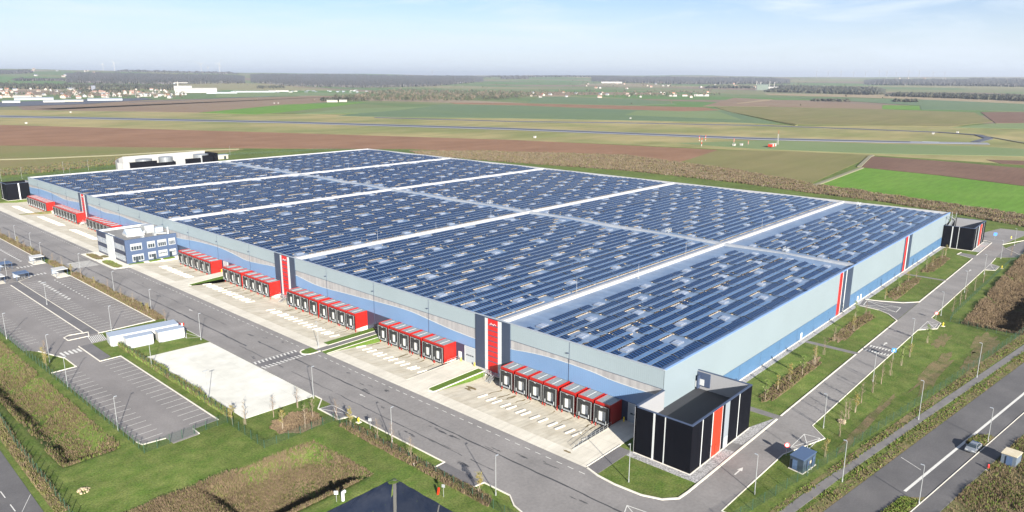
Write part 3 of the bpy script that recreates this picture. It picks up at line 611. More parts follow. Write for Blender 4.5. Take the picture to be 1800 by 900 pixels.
# loading docks
DY=[12.0-.25,16.3,21.0,26.0,30.3,34.8,39.4, 63.6,67.6,72.5,77.2,81.7,86.5, 101.8,106.3,110.7,115.6,121.1,126,130.2,134.3, 149.9,154.1,158.6,163.1,168.8,173,177.7, 191.8,196.1,200.8,205.6,210.2,214.6]
DY+= [288.9+4.65*k for k in range(7)]+[335.6+4.4*k for k in range(8)]+[382.9+4.15*k for k in range(8)]
proto=None
def make_dock():
    d=empty('loading_dock',(0,0,0),None,None); hw=2.0; xf=-4.5
    b=MB(); b.box(xf,-.1,-hw,-hw+.12,-.05,4.62); b.box(xf,-.1,hw-.12,hw,-.05,4.62); b.box(xf-.02,xf+.14,-hw,hw,4.02,4.62)
    b.box(xf,xf+.16,-hw,-hw+.45,-.05,3.95); b.box(xf,xf+.16,hw-.45,hw,-.05,3.95)
    b.build('red_housing','red_dock',d)
    r=MB().box(xf+.14,-.1,-hw+.12,hw-.12,4.3,4.5).build('dock_roof','dock_roof',d)
    MB().box(xf+.5,-.5,-.06,.06,4.5,4.56).build('roof_rib','trim_white',r)
    b=MB(); b.box(xf-.42,xf-.02,-1.86,-1.1,-.1,4.0); b.box(xf-.42,xf-.02,1.1,1.86,-.1,4.0); b.box(xf-.42,xf-.02,-1.1,1.1,2.95,4.0); b.box(xf-.1,xf+.2,-1.72,1.72,-.1,.35)
    b.box(xf-.02,xf+1.1,-1.2,-1.1,.0,3.2); b.box(xf-.02,xf+1.1,1.1,1.2,.0,3.2); b.box(xf-.02,xf+1.1,-1.2,1.2,3.1,3.2); b.box(xf-.03,xf,-1.72,-1.1,-.05,3.9); b.box(xf-.03,xf,1.1,1.72,-.05,3.9)
    s_=b.build('dock_shelter','black_rubber',d)
    b=MB(); 
    for y_ in (-1.88,1.84): b.box(xf-.45,xf-.40,y_,y_+.04,-.1,4.02)
    b.box(xf-.45,xf-.40,-1.84,1.84,3.98,4.02); b.box(xf-.46,xf-.42,-.3,.3,3.78,3.9); b.build('shelter_edging','trim_white',s_)
    MB().box(xf+.28,xf+.38,-1.1,1.1,.1,3.1).build('dock_door','door_white',d)
    MB().box(xf-.38,xf+.27,-1.08,1.08,-.12,.1).build('dock_leveller','steel_grey',d)
    b=MB(); b.box(xf-.5,xf-.42,-1.35,-1.2,.05,.9); b.box(xf-.5,xf-.42,1.2,1.35,.05,.9); b.build('bumper','trim_white',d)
    for y_ in (-1.8,1.8):
        for x_ in (xf+.2,-2.2): MB().box(x_-.08,x_+.08,y_-.08,y_+.08,-1.25,-.04).build('dock_leg','red_dock',d)
    MB().box(-2.6,-.1,-1.9,1.9,-1.25,-.06).build('dock_plinth','pad_concrete',d)
    return d
proto=make_dock()
for i,y in enumerate(DY):
    d=proto if i==0 else copy_tree(proto)
    d.parent=wh; d.location=(OFF.x,OFF.y+y,0)
    if i in (0,): d['label']='loading dock in the shade of the black block'
# wheel guides on the yard
def guide(y,x0=-12.8,x1=-9.7):
    def zy(x): return Z1-1.28*(x+18.2)/12.2
    b=MB(); P=[(x0,y-.2),(x1,y-.2),(x1,y+.2),(x0,y+.2)]
    bt=[(x,yy_,zy(x)-.05) for x,yy_ in P]; tp=[(x,yy_,zy(x)+.26) for x,yy_ in P]
    b.face(tp)
    for i in range(4): j=(i+1)%4; b.face([bt[i],bt[j],tp[j],tp[i]])
    return b
GR=[('H',DY[0:7]),('G',DY[7:13]),('F',DY[13:21]),('E',DY[21:28]),('D',DY[28:34]),('C',DY[34:41]),('B',DY[41:49]),('A',DY[49:57])]
GN={'H':'in the yard nearest the black corner block','G':'in the yard right of the raised crossing','F':'in the yard left of the raised crossing','E':'in the yard between the grass wedge and the middle pillar','D':'in the yard beside the blue office','C':'just behind the office','B':'in the second far yard','A':'in the farthest yard'}
for k,ysd in GR:
    for y in ysd:
        for s_ in (-1,1):
            o=guide(y+s_*1.35+.2).build('wheel_guide','kerb'); tag(o,'pale concrete wheel guide '+GN[k],'wheel guide','wheel guides in front of the loading docks')
# drainage stains running from the docks
mat('stain',(.075,.055,.022),.8,col2=(.17,.13,.06),scale=2)
b=MB()
def yz(x): return Z1-1.28*(max(-18.2,min(-6,x))+18.2)/12.2+.02
for k,y in enumerate(DY[:34]):
    r=random.Random(k)
    for q in range(r.choice([1,2,3])):
        x=-4.9; yy_=y+r.choice([-1.6,1.4]); wd=r.uniform(.25,.5); L=r.uniform(2.8,6.2); t=0
        while t<L:
            st=r.uniform(.4,.9); x2=x-st; y2=yy_+r.uniform(-.28,.28); w2=wd*r.uniform(.4,1.3)
            b.face([(x,yy_-wd/2,yz(x)+.001*q),(x2,y2-w2/2,yz(x2)+.001*q),(x2,y2+w2/2,yz(x2)+.001*q),(x,yy_+wd/2,yz(x)+.001*q)][::-1]); x,yy_,wd=x2,y2,w2; t+=st
for (x,y,lx,ly,sd_) in ((-9.5,46.6,.9,1.9,3),(-10.8,46.2,.5,1.2,5),(-11.5,160,.5,1.4,7),(-19.3,9.6,.35,1.3,8),(-9,170,.8,.9,9)):
    rr=random.Random(sd_); P=[]
    for i in range(14): t=2*math.pi*i/14; k_=rr.uniform(.55,1.1); xx_=x+lx*k_*math.cos(t); P.append((xx_,y+ly*k_*math.sin(t),yz(xx_)+.006))
    b.face(P)
tag(b.build('yard_stains','stain'),kind='structure')
# retaining walls with rails beside the level access ramps
def rail(p,q,z,h=1.0,n=6,name='guard_rail',label='',zend=None):
    b=MB(); L=[]
    for i in range(n+1): x,y=lerp(p,q,i/n); b.cyl((x,y,z),(x,y,z+h),.03,n=5)
    for hh in (.5,1.0): b.cyl((*p,z+h*hh),(*q,z+h*hh),.03,n=5)
    return b
rw=MB().prism([(-18.0,9.15),(0,9.15),(0,9.45),(-18.0,9.45)],-1.5,.12).build('retaining_wall','concrete'); tag(rw,'concrete retaining wall with a handrail beside the ramp nearest the black block','retaining wall'); rail((-17.5,9.3),(-4.6,9.3),.12,n=9).build('handrail','galv',rw)
rw=MB().prism([(-18.2,60.05),(0,60.05),(0,60.3),(-18.2,60.3)],-1.5,.10).build('retaining_wall','concrete'); tag(rw,'low concrete retaining wall left of the ramp beside the first red pillar','retaining wall'); rail((-4.6,60.2),(-.4,60.2),.10,n=3).build('handrail','galv',rw)
# galvanised stairs at pillar feet
def stairs(y,label):
    s_=empty('access_stairs',(-.4,y,-1.2),label,'stairs')
    MB().box(-1.6,0,-3.2,3.6,1.15,1.25).build('landing','galv',s_)
    b=MB()
    for k in range(6): b.box(-2.0-k*.3,-1.7-k*.3,-.6,.8,1.05-k*.2,1.10-k*.2)
    b.build('tread',['galv'],s_)
    b=MB(); 
    for y_ in (-.65,.85): b.face([(-1.6,y_,1.2),(-3.6,y_,-.05),(-3.6,y_,.1),(-1.6,y_,1.35)]); b.cyl((-1.6,y_,2.2),(-3.6,y_,1.0),.03,n=5); b.cyl((-3.6,y_,0),(-3.6,y_,1),.03,n=5)
    b.build('stringer','galv',s_)
    b=rail((-1.6,-3.2),(-1.6,-.7),1.2,n=3); 
    b.cyl((-1.6,.9,2.2),(-1.6,3.6,2.2),.03,n=5)
    for y_ in (.9,1.8,2.7,3.6): b.cyl((-1.6,y_,1.2),(-1.6,y_,2.2),.03,n=5)
    b.build('handrail','galv',s_)
    for x_,y_ in ((-1.5,-3.1),(-1.5,3.5),(-1.5,0)): MB().box(x_-.05,x_+.05,y_-.05,y_+.05,0,1.15).build('leg','galv',s_)
    return s_
stairs(46.2,'galvanised access stairs at the foot of the nearest red pillar'); stairs(142.6,'galvanised access stairs at the foot of the middle red pillar'); stairs(331.5,'galvanised access stairs at the foot of the far red pillar')
YB={'label':''}
for x,y,l in ((-.9,58.9,'yellow bollard at the far jamb of the roller door beside the nearest red pillar'),(-1.0,53.9,'yellow bollard between the grey roller door and the nearest red pillar'),(-.9,8.6,'yellow bollard beside the shaded roller door by the black block'),(-.9,189.0,'yellow bollard beside the dock next to the grass wedge')):
    o=MB().cyl((x,y,-.0),(x,y,1.1),.14,n=10).cyl((x,y,1.1),(x,y,1.16),.14,.08,n=10).build('bollard','yellow'); tag(o,l,'bollard','yellow bollards at the roller doors')
# roof fixings
SK=[]
k=0; x=5.6
while x<WX-4:
    y=7.3 if k%2 else 13.1
    while y<WY-4:
        if min(abs(y-q) for q in FIRE)>4 and abs(x-XR)>4: SK.append((x+.3*math.sin(y),y+.25*math.sin(x)))
        y+=12.0
    x+=11.75; k+=1
def skyl(b,x,y):
    z=roofz(y); b.box(x-1.45,x+1.45,y-.9,y+.9,z,z+.30,2); b.box(x-1.38,x+1.38,y-.83,y+.83,z+.301,z+.44,1)
    for u in (-.42,.42): b.box(x+u-.03,x+u+.03,y-.85,y+.85,z+.31,z+.47,0)
SK.sort(key=lambda p:math.hypot(p[0]-CAM[0],p[1]-CAM[1]))
b0=MB(); skyl(b0,0,0); z00=roofz(0); sk0=None
for i,(x,y) in enumerate(SK[:100]):
    if sk0 is None: sk0=b0.build('skylight',['trim_white','skylight_glass','skylight_kerb'],roof); o=sk0
    else: o=sk0.copy(); C.objects.link(o); o.parent=roof
    o.location=(x,y,roofz(y)-z00)
b=MB()
for x,y in SK[100:]: skyl(b,x,y)
o=b.build('distant_skylights',['trim_white','skylight_glass','skylight_kerb'],roof); tag(o,kind='stuff')
for x,y in [(34.1,48.4),(58.9,44),(95,48.2),(156.3,48.3),(36.4,141.6),(96.2,141.5),(60.9,137),(35.2,238.5),(97.8,328.6),(35.3,329),(156.1,328),(220,328),(156.5,238.6),(96.4,234),(185.5,237),(22,424)]:
    b=MB(); b.cyl((x,y,roofz(y)),(x,y,roofz(y)+4.6),.06,.03,n=5); b.box(x-.25,x+.25,y-.25,y+.25,roofz(y),roofz(y)+.3); part(b,'lightning_mast','pole_metal')
for x,y in ((122.5,71),(121.8,24.5),(122.6,262),(122,167),(238.5,37)):
    b=MB(); z=13.6
    for u in (-1,0,1):
        for v_ in (-.6,.6): b.cyl((x+u,y+v_,z-.6),(x+u,y+v_,z+1.5),.05,n=5)
    for v_ in (-.6,.6): b.cyl((x-1,y+v_,z+1.5),(x+1,y+v_,z+1.5),.05,n=5); b.cyl((x-1,y+v_,z+.8),(x+1,y+v_,z+.8),.05,n=5)
    b.box(x-1,x+1,y-.6,y+.6,z+.15,z+.2); part(b,'roof_ladder','galv')
# external stair at the far right corner
st=empty('stair_tower',(241,-1.6,0),'zigzag galvanised external staircase at the far right corner of the warehouse','stairs')
for k in range(6):
    z=2.2*k; b=MB(); x0,x1=(-4,3) if k%2==0 else (3,-4)
    b.face([(x0,-.6,z),(x1,-.6,z+2.2),(x1,.6,z+2.2),(x0,.6,z)]); b.face([(x0,-.6,z),(x1,-.6,z+2.2),(x1,-.6,z+2.5),(x0,-.6,z+.3)]); b.cyl((x0,-.6,z+1),(x1,-.6,z+3.2),.04,n=4); b.build('flight','galv',st)
    MB().box(x1-.7,x1+.7,-.9,.9,z+2.15,z+2.22).build('landing','galv',st)
for x in (-4.5,3.5):
    for y in (-.8,.8): MB().box(x-.08,x+.08,y-.08,y+.08,0,14.2).build('post','galv',st)
# ------------------------------------------------------------------ solar racks resting on the roof
PER=3.38; HW=1.58; RISE=.36
def rackmesh(L):
    "pair of tilted module rows, low edges meeting in the valley; x from 0 to L"
    out=[]
    for sgn in (1,-1):
        b=MB(); y0,y1=(.04,HW) if sgn>0 else (-.04,-HW); z0,z1=.16,.16+RISE
        P=[(0,y0,z0),(L,y0,z0),(L,y1,z1),(0,y1,z1)]
        if sgn<0: P=P[::-1]
        b.face(P); Q=[(p[0],p[1],p[2]-.04) for p in P]; b.face(Q[::-1],1)
        for i in range(4): j=(i+1)%4; b.face([Q[i],Q[j],P[j],P[i]],1)
        out.append(b)
    c=MB()
    for yy_ in (-HW+.02,HW-.02): c.box(0,L,yy_-.10,yy_+.10,.0,.10)
    nd=max(2,int(L/1.05))
    for i in range(nd):
        for yy_ in (-HW+.02,HW-.02): c.box(i*1.05+.35,i*1.05+.75,yy_-.13,yy_+.13,.10,.30,1)
    return out,c
SEG={}
racks=[]
y=1.95; rows=[]
edges=[0.4]+FIRE+[WY]
for bi,(a,c) in enumerate(zip(edges,edges[1:])):
    lo=a+(.3 if bi==0 else 3.6); hi=c-(5.0 if bi==0 else 2.4)
    n=1 if c-a<60 else 2; mid=[(a+c)/2] if n==1 else [a+(c-a)*.25,(a+c)/2,a+(c-a)*.75]
    y=lo+HW
    while y+HW<hi:
        if any(abs(y-m_)<HW-.3 for m_ in mid): y+=.55
        rows.append((y,bi)); y+=PER
rr=random.Random(3)
for ri,(y,bi) in enumerate(rows):
    off=((ri//4)%2)*1.1
    cuts=[.35]; x=10.1+off
    while x<WX-2: cuts.append(x); x+=11.75
    cuts.append(WX-1.8)
    for x0,x1 in zip(cuts,cuts[1:]):
        x1-=.38
        ivs=[(x0,x1)]
        # keep clear of the spine wall and its walkway
        bl=[(XR-6.5 if bi in(0,) else XR-3.6,XR+4.6)]
        for sx,sy in SK:
            if abs(sy-y)<2.35 and x0-4<sx<x1+4: bl.append((sx-2.0,sx+2.5))
        if rr.random()<.035: q=rr.uniform(x0,x1); bl.append((q,q+3.2))
        for p,q in bl:
            nv=[]
            for u,v_ in ivs:
                if q<=u or p>=v_: nv.append((u,v_))
                else:
                    if p-u>1.9: nv.append((u,p))
                    if v_-q>1.9: nv.append((q,v_))
            ivs=nv
        for u,v_ in ivs:
            nm=int((v_-u)/1.03)
            if nm>=2: racks.append((u,y,nm,bi))
racks.sort(key=lambda r:math.hypot(r[0]-CAM[0],r[1]-CAM[1]))
slope=lambda y:(roofz(y+.5)-roofz(y-.5))
CELL=['before the first firewall','behind the first firewall','behind the second firewall','behind the third firewall','behind the fourth firewall']
proto={}
for x,y,nm,bi in racks[:300]:
    if nm not in proto:
        r0=empty('solar_rack',(0,0,0),None,'solar panels'); (d1,d2),cc=rackmesh(nm*1.03)
        d1.build('panel_row',['pv_dark','pv_edge'],r0); d2.build('panel_row',['pv_sky_tint','pv_edge'],r0); cc.build('ballast_frame',['ballast','ballast_dark'],r0); proto[nm]=r0; o=r0  # second row carries the reflected sky in its base colour
    else: o=copy_tree(proto[nm])
    o.location=(x,y,roofz(y)+.02); o.rotation_euler=(math.atan(slope(y)),0,0)
    tag(o,'low rack of dark blue solar modules on the roof '+CELL[bi],'solar panels','racks of solar panels on the warehouse roof')
cache={}
VV=[];FF=[];MI=[]; base=0
for x,y,nm,bi in racks[300:]:
    if nm not in cache:
        (d1,d2),cc=rackmesh(nm*1.03); v=[];f_=[];mi=[]
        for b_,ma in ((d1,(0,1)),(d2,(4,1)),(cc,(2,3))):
            o_=len(v); v+=b_.v; f_+=[tuple(i+o_ for i in q) for q in b_.f if len(q)==4]; mi+=[ma[m_] for m_,q in zip(b_.m,b_.f) if len(q)==4]
        cache[nm]=(np.array(v),np.array(f_),np.array(mi))
    v,f_,mi=cache[nm]; s_=slope(y)
    vv=v.copy(); vv[:,2]+=roofz(y)+.02+v[:,1]*s_; vv[:,0]+=x; vv[:,1]+=y
    VV.append(vv);FF.append(f_+base);MI.append(mi);base+=len(vv)
o=npmesh('distant_solar_racks',np.concatenate(VV),np.concatenate(FF),['pv_dark','pv_edge','ballast','ballast_dark','pv_sky_tint'],mi=np.concatenate(MI)); tag(o,'dark blue solar modules in rows across the far part of the roof','solar panels',None,'stuff')
print('racks',len(racks),'skylights',len(SK))
# ------------------------------------------------------------------ black corner blocks
def block(name_label,x0,x1,y0,y1,h,roofh,stripes_f,stripes_s,facex=-1,wallside=True,openx=None):
    "parapet walls round a sunken roof; stripes: (a,b,material) along the x-facing and y-facing fronts"
    t=.35; o=empty('black_block',((x0+x1)/2,(y0+y1)/2,0),name_label,'annex'); off=Vector((-(x0+x1)/2,-(y0+y1)/2,0))
    def p(b,nm,m,par=o):
        q=b.build(nm,m,par)
        if par==o: q.location=off
        return q
    fx=x0 if facex<0 else x1
    p(MB().box(x0,x0+t,y0,y1,-.3,h-.12),'front_wall','black_clad'); p(MB().box(x0+t,x1-t,y0,y0+t,-.3,h-.12),'side_wall','black_clad'); p(MB().box(x1-t,x1,y0,y1,-.3,h-.12),'rear_wall','black_clad')
    for a,c,d_,e in ((x0-.06,x0+t+.05,y0-.06,y1),(x1-t-.05,x1+.06,y0-.06,y1),(x0+t+.05,x1-t-.05,y0-.06,y0+t+.05)): p(MB().box(a,c,d_,e,h-.12,h),'coping','trim_dark')
    b=MB(); b.box(x0+t,x0+t+.03,y0+t,y1,roofh,h-.12); b.box(x1-t-.03,x1-t,y0+t,y1,roofh,h-.12); b.box(x0+t,x1-t,y0+t,y0+t+.03,roofh,h-.12); p(b,'parapet_lining','pale_lining')
    p(MB().box(x0+t,x1-t,y0+t,y1,roofh-.2,roofh),'roof','black_roof')
    for a,c,m_ in stripes_f:
        xx_=(x0-.05,x0) if facex<0 else (x1,x1+.05); p(MB().box(xx_[0],xx_[1],a,c,-.05,h-.12),'cladding_stripe',m_)
    for a,c,m_ in stripes_s: p(MB().box(a,c,y0-.05,y0,-.05,h-.12),'cladding_stripe',m_)
    p(MB().box(x0-.25,x1+.1,y0-.25,y0-.05,-.1,.14),'plinth','kerb'); p(MB().box(x0-.25,x0-.05,y0-.05,y1,-.1,.14),'plinth','kerb')
    return o,p
mat('pale_lining',(.20,.205,.22),.5,extra=ribs(0,.34,.35))
bk,p=block('black clad corner block with an orange stripe beside the nearest warehouse corner',-10.5,14.7,-12.4,-.12,9.85,5.6,[(-4.56,-4.15,'trim_white'),(-6.85,-6.65,'trim_white')],[(-6.65,-6.4,'trim_white'),(-2.55,-2.3,'trim_white'),(-2.3,1.4,'red_orange'),(1.4,1.6,'trim_white'),(2.7,4.6,'grey_panel'),(8.8,9.05,'trim_white')]) if mat('grey_panel',(.16,.185,.21),.45,extra=ribs(0,.34,.3)) else None
# left return of the corner block, closing to the dock wall
p(MB().box(-10.5,-.15,-.4,.0,-.3,9.73),'return_wall','pale_lining'); p(MB().box(-10.56,-.1,-.46,.06,9.73,9.85),'coping','trim_dark')
b=MB(); b.box(13.2,14.36,-.9,-.6,5.9,8.9); o=p(b,'louvre','trim_dark'); MB().box(13.3,13.35,-.85,-.2,6.2,7.6).build('ladder_hatch','trim_white',o)
p(MB().box(14.05,14.3,-3.2,-.2,6.4,9.5),'louvre','trim_dark'); p(MB().box(13.95,14.05,-1.9,-.9,6.6,8.0),'access_ladder','trim_white')
p(MB().box(2.0,4.2,-11.2,-9.6,5.6,6.4),'roof_unit','steel_grey'); p(MB().box(.6,1.4,-10.9,-10.2,5.6,6.1),'roof_vent','galv')
p(MB().box(2.8,4.5,-12.5,-12.45,0,2.3),'service_door','door_grey'); p(MB().box(-.9,-.2,-12.5,-12.45,0,2.2),'service_door','red_orange')
S('doorstep',[(3,-15),(6.8,-15),(6.2,-12.7),(3,-12.7)],.065,'path_asphalt')
bk2,p=block('black clad block with a red stripe beside the far right corner of the warehouse',234.4,258.6,-11.9,-.12,9.8,5.6,[(-3.9,-3.5,'trim_white'),(-6.3,-6.1,'trim_white')],[(238.6,238.85,'trim_white'),(243.4,243.8,'trim_white'),(243.9,245.6,'grey_panel'),(247.0,250.2,'red_orange'),(250.2,250.6,'trim_white'),(254.6,254.8,'trim_white')])
p(MB().box(234.4,258.6,-.35,-.12,-.3,9.7),'return_wall','black_clad')
bk3,p=block('black clad block with one pale stripe at the far left end of the warehouse',-9.4,4,434.2,447.2,9.9,8.6,[(444.2,444.5,'trim_white')],[(-3.5,-2.8,'trim_white')])
p(MB().box(-9.4,4,446.9,447.2,-.3,9.8),'rear_wall','black_clad')
# ------------------------------------------------------------------ office
of=empty('office_building',(-10.2,242.7,0),'two storey blue office with white framed windows attached to the dock wall','office'); off=Vector((10.2,-242.7,0))
def p(b,nm,m,par=None):
    q=b.build(nm,m,par or of)
    if par is None: q.location=off
    return q
ox0,ox1,oy0,oy1,oh=-20.2,-.2,227.6,257.6,9.4
p(MB().box(ox0,ox1,oy0,oy0+.35,-.2,oh),'end_wall','office_clad'); p(MB().box(ox0,ox1,oy1-.35,oy1,-.2,oh),'end_wall','office_clad')
p(MB().box(ox0,ox0+.35,oy0+.35,oy1-.35,-.2,oh),'front_wall','office_dark'); p(MB().box(ox0+.35,ox1,oy0+.35,oy1-.35,8.3,8.5),'roof','roof_grey')
p(MB().box(ox0+.35,ox1,oy1-.45,oy1-.36,8.5,oh-.05),'parapet_lining','trim_white'); p(MB().box(ox0+.36,ox0+.45,oy0+.4,oy1-.5,8.5,oh-.05),'parapet_lining','trim_white')
for a in ((ox0-.05,ox0+.4,oy0-.05,oy1+.05),(ox0+.4,ox1,oy0-.05,oy0+.4),(ox0+.4,ox1,oy1-.4,oy1+.05)): p(MB().box(*a,oh,oh+.08),'coping','office_clad')
p(MB().box(ox0-.25,ox0-.02,239.4,246.6,-.1,oh-.1),'entrance_panel','trim_white')
b=MB()
for k in range(12): b.box(ox0+.4+(k%2)*.3,ox0+.6+(k%2)*.3,239.6+k*.6,240+k*.6,9.3,9.6)
p(b,'roof_screen','trim_white')
for (a,c) in ((228.8,238.9),(247.2,256.9)):
    for z0,z1 in ((.9,3.2),(4.9,7.2)):
        f_=p(MB().box(ox0-.10,ox0-.01,a,c,z0,z1),'window','office_white'); b=MB(); n=7
        for k in range(n):
            y_=a+.2+(c-a-.4)*k/n; b.box(ox0-.12,ox0-.09,y_+.08,y_+(c-a-.4)/n-.08,z0+.25,z1-.25)
        b.build('pane','glass_office',f_)
    b=MB()  # curved dark band between storeys
    n=12
    for k in range(n):
        y_=a+(c-a)*k/n; y2=a+(c-a)*(k+1)/n; u=lambda t:4.05+.45*math.sin(math.pi*(t-a)/(c-a)); b.face([(ox0-.14,y2,3.25),(ox0-.14,y_,3.25),(ox0-.14,y_,u(y_)),(ox0-.14,y2,u(y2))])
    p(b,'dark_band','office_dark')
def owin(x0,x1,z0,z1,n,gz0,gz1,door=None):
    f_=p(MB().box(x0,x1,oy0-.10,oy0-.01,z0,z1),'window','office_white'); b=MB(); wd=(x1-x0-.5)/n
    for k in range(n): b.box(x0+.25+k*wd+.1,x0+.25+(k+1)*wd-.1,oy0-.13,oy0-.09,gz0,gz1)
    b.build('pane','glass_dark',f_)
for x0,x1,n in ((-18.4,-14.0,4),(-12.0,-8.9,3),(-8.0,-4.4,4),(-3.6,-.9,4)): owin(x0,x1,4.9,7.7,n,5.2,6.6)
owin(-18.1,-13.7,.5,3.3,4,.9,2.5); owin(-12.0,-8.9,.5,3.4,3,1.2,2.4); owin(-8.0,-4.4,.8,3.4,5,2.0,2.4); owin(-3.6,-.9,.5,3.2,3,1.9,2.3)
for x in (-16.4,-9.6,-3.2): p(MB().box(x-.5,x+.5,oy0-.16,oy0-.1,.0,2.3),'entrance_door','glass_dark')
# rooftop plant
b=MB(); b.prism([(-15.5,238),(-9,237),(-8.6,243),(-15,244)],8.5,9.3); p(b,'skylight_kerb','cabin_white')
b=MB(); b.face([(-15.3,238.2,9.3),(-9.2,237.2,9.3),(-9.2,240.2,11.2),(-15,241.3,11.2)]); b.face([(-15,241.3,11.2),(-9.2,240.2,11.2),(-8.8,243,9.3),(-15,243.8,9.3)]); b.face([(-15.3,238.2,9.3),(-15,241.3,11.2),(-15,243.8,9.3)]); b.face([(-9.2,237.2,9.3),(-8.8,243,9.3),(-9.2,240.2,11.2)]); p(b,'skylight','cabin_roof')
p(MB().box(-8,-4.2,239,243,8.6,11.9),'air_handling_unit','galv'); p(MB().box(-4.0,-.8,238.5,242,8.6,10.6),'air_handling_unit','cabin_roof'); b=MB(); b.cyl((-6,236,8.9),(-2,232.5,8.9),.35); b.cyl((-8.5,238,9.3),(-8.5,238,10.2),.5,n=10); p(b,'duct','galv'); p(MB().cyl((-1.2,233,8.5),(-1.2,233,11.3),.3,n=8),'flue','trim_white')
p(MB().box(-6.8,-5.8,233,234.5,8.5,9.4),'condenser','galv'); p(MB().box(-12,-11,232,233.4,8.5,9.2),'condenser','galv')
# ------------------------------------------------------------------ site cabins
def cabin(label,pts,h,roofm='cabin_roof',wins=()):
    cx=sum(a for a,_ in pts)/4; cy=sum(c for _,c in pts)/4
    o=empty('site_cabin',(cx,cy,0),label,'cabin'); q=[(a-cx,c-cy) for a,c in pts]
    MB().prism(q,.25,h-.12).build('cabin_wall','cabin_white',o); MB().prism([(a*1.01,c*1.02) for a,c in q],h-.12,h).build('roof',roofm,o)
    MB().prism([(a*.95,c*.95) for a,c in q],-.02,.25).build('underframe','steel_grey',o)
    for (i,t0,t1,z0,z1) in wins:
        a=lerp(q[i],q[(i+1)%4],t0); c=lerp(q[i],q[(i+1)%4],t1); n_=Vector((c[1]-a[1],-(c[0]-a[0]))).normalized()*.05
        if n_.dot(Vector(a))<0: n_=-n_
        w_=MB().face([(a[0]+n_.x,a[1]+n_.y,z0),(c[0]+n_.x,c[1]+n_.y,z0),(c[0]+n_.x,c[1]+n_.y,z1),(a[0]+n_.x,a[1]+n_.y,z1)]); w_=MB().prism([a,c,(c[0]+n_.x,c[1]+n_.y),(a[0]+n_.x,a[1]+n_.y)],z0,z1).build('window','glass_office',o)
    return o
cabin('long white site cabin behind the two short ones beside the car park',[(-58.6,136.2),(-41.2,133.7),(-40.6,138.2),(-58.0,140.6)],3.0,'cabin_roof',[(0,.04+.066*k,.085+.066*k,1.95,2.5) for k in range(14)]+[(3,.2,.42,.5,2.2),(3,.58,.8,.5,2.2)])
cabin('short white site cabin nearer the lower car park, left of its twin',[(-56.3,131.2),(-49.6,130.3),(-49.2,133.2),(-56.0,134.1)],3.0,wins=[(3,.3,.5,1.1,2.2),(0,.16,.2,1.2,1.8),(0,.85,.88,.8,1.2)])
cabin('short white site cabin nearer the main road, right of its twin',[(-48.4,129.9),(-41.6,129.0),(-41.2,132.0),(-48.0,132.9)],3.0,wins=[(0,.1,.14,1.0,1.4),(0,.5,.54,.6,1.1),(0,.85,.89,1.5,1.9)])
# blue shed, kiosk
sh=empty('utility_shed',(6.4,-26.8,0),'dark blue transformer shed on the grass beside the side road','shed')
q=[(3.9-6.4,-27.9+26.8),(8.8-6.4,-28.4+26.8),(9.2-6.4,-25.6+26.8),(4.4-6.4,-25.2+26.8)]
MB().prism(q,0.1,2.7).build('shed_wall','shed_blue',sh); MB().prism([(a*1.05,c*1.06) for a,c in q],2.7,2.86).build('roof','shed_roof',sh); MB().prism([(a*1.08,c*1.1) for a,c in q],-.05,.12).build('plinth','kerb',sh)
MB().box(-2.3,-2.2,.1,1.0,.3,2.2).build('door','shed_roof',sh); MB().box(-.1,.5,-1.50,-1.40,1.3,1.8).build('warning_plate','kiosk_roof',sh); MB().box(-1.2,-.3,-1.42,-1.34,.2,2.2).build('door','office_clad',sh); MB().box(.9,1.9,-1.62,-1.54,.2,2.2).build('door','shed_roof',sh)
for x_ in (-1.4,.2,1.6): MB().box(x_-.08,x_+.08,-1.75,-1.6,.02,.3).build('vent_post','trim_white',sh)
ks=empty('kiosk',(35.0,-55.8,0),'small grey kiosk with a flat sand coloured roof in rough grass by the road','kiosk')
q=[(-1.4,-1.1),(1.5,-1.55),(1.75,1.0),(-1.2,1.35)]
MB().prism(q,0,2.15).build('kiosk_wall','kiosk_wall',ks); MB().prism([(a*1.08,c*1.08) for a,c in q],2.15,2.3).build('roof','kiosk_roof',ks); MB().box(-1.40,-1.33,-.5,.5,.1,1.9).build('door','shed_roof',ks)
# sprinkler tank building behind the far side
tk=empty('tank_building',(90,452,0),'white curved building with metal sprinkler tanks behind the far side of the warehouse','tank house')
def tl(b,nm,m,par=tk): 
    o=b.build(nm,m,par)
    if par is tk: o.location=(-90,-452,0)
    return o
b=MB(); wx0,wx1=58,122
P=[(58,446),(57,449),(59,456),(66,462),(118,466),(122,462),(122,446)]
tl(MB().prism([(66,460.6),(66,461.2),(124,462.6),(124,462.0)],0,18.2),'rear_wall','tank_wall'); b=MB()
for (a,c,h0,h1) in zip([(60,445),(58,449),(59,455),(62.5,459.5)],[(58,449),(59,455),(62.5,459.5),(66.4,461)],[15.5,15.7,16.4,17.2],[15.7,16.4,17.2,18.2]):
    v=[(a[0],a[1],0),(c[0],c[1],0),(c[0],c[1],h1),(a[0],a[1],h0)]; b.face(v); w2=[(x+.5,y+.3,z) for x,y,z in v]; b.face(w2[::-1]); b.face([v[3],v[2],w2[2],w2[3]])
tl(b,'curved_wall','tank_wall'); tl(MB().box(59.6,64,444.2,444.6,0,15.4),'front_wall','tank_wall'); tl(MB().box(64,82,444.6,445.4,0,15.6),'dark_panel','black_clad'); tl(MB().box(82,95,445.4,446,0,13.9),'dark_panel','black_clad'); tl(MB().box(103,114,448,448.6,0,14.7),'dark_panel','black_clad'); tl(MB().box(114.5,122,446,446.6,0,16.4),'dark_panel','black_clad'); tl(MB().box(123.4,126,446,461,0,17.4),'side_panel','black_clad')
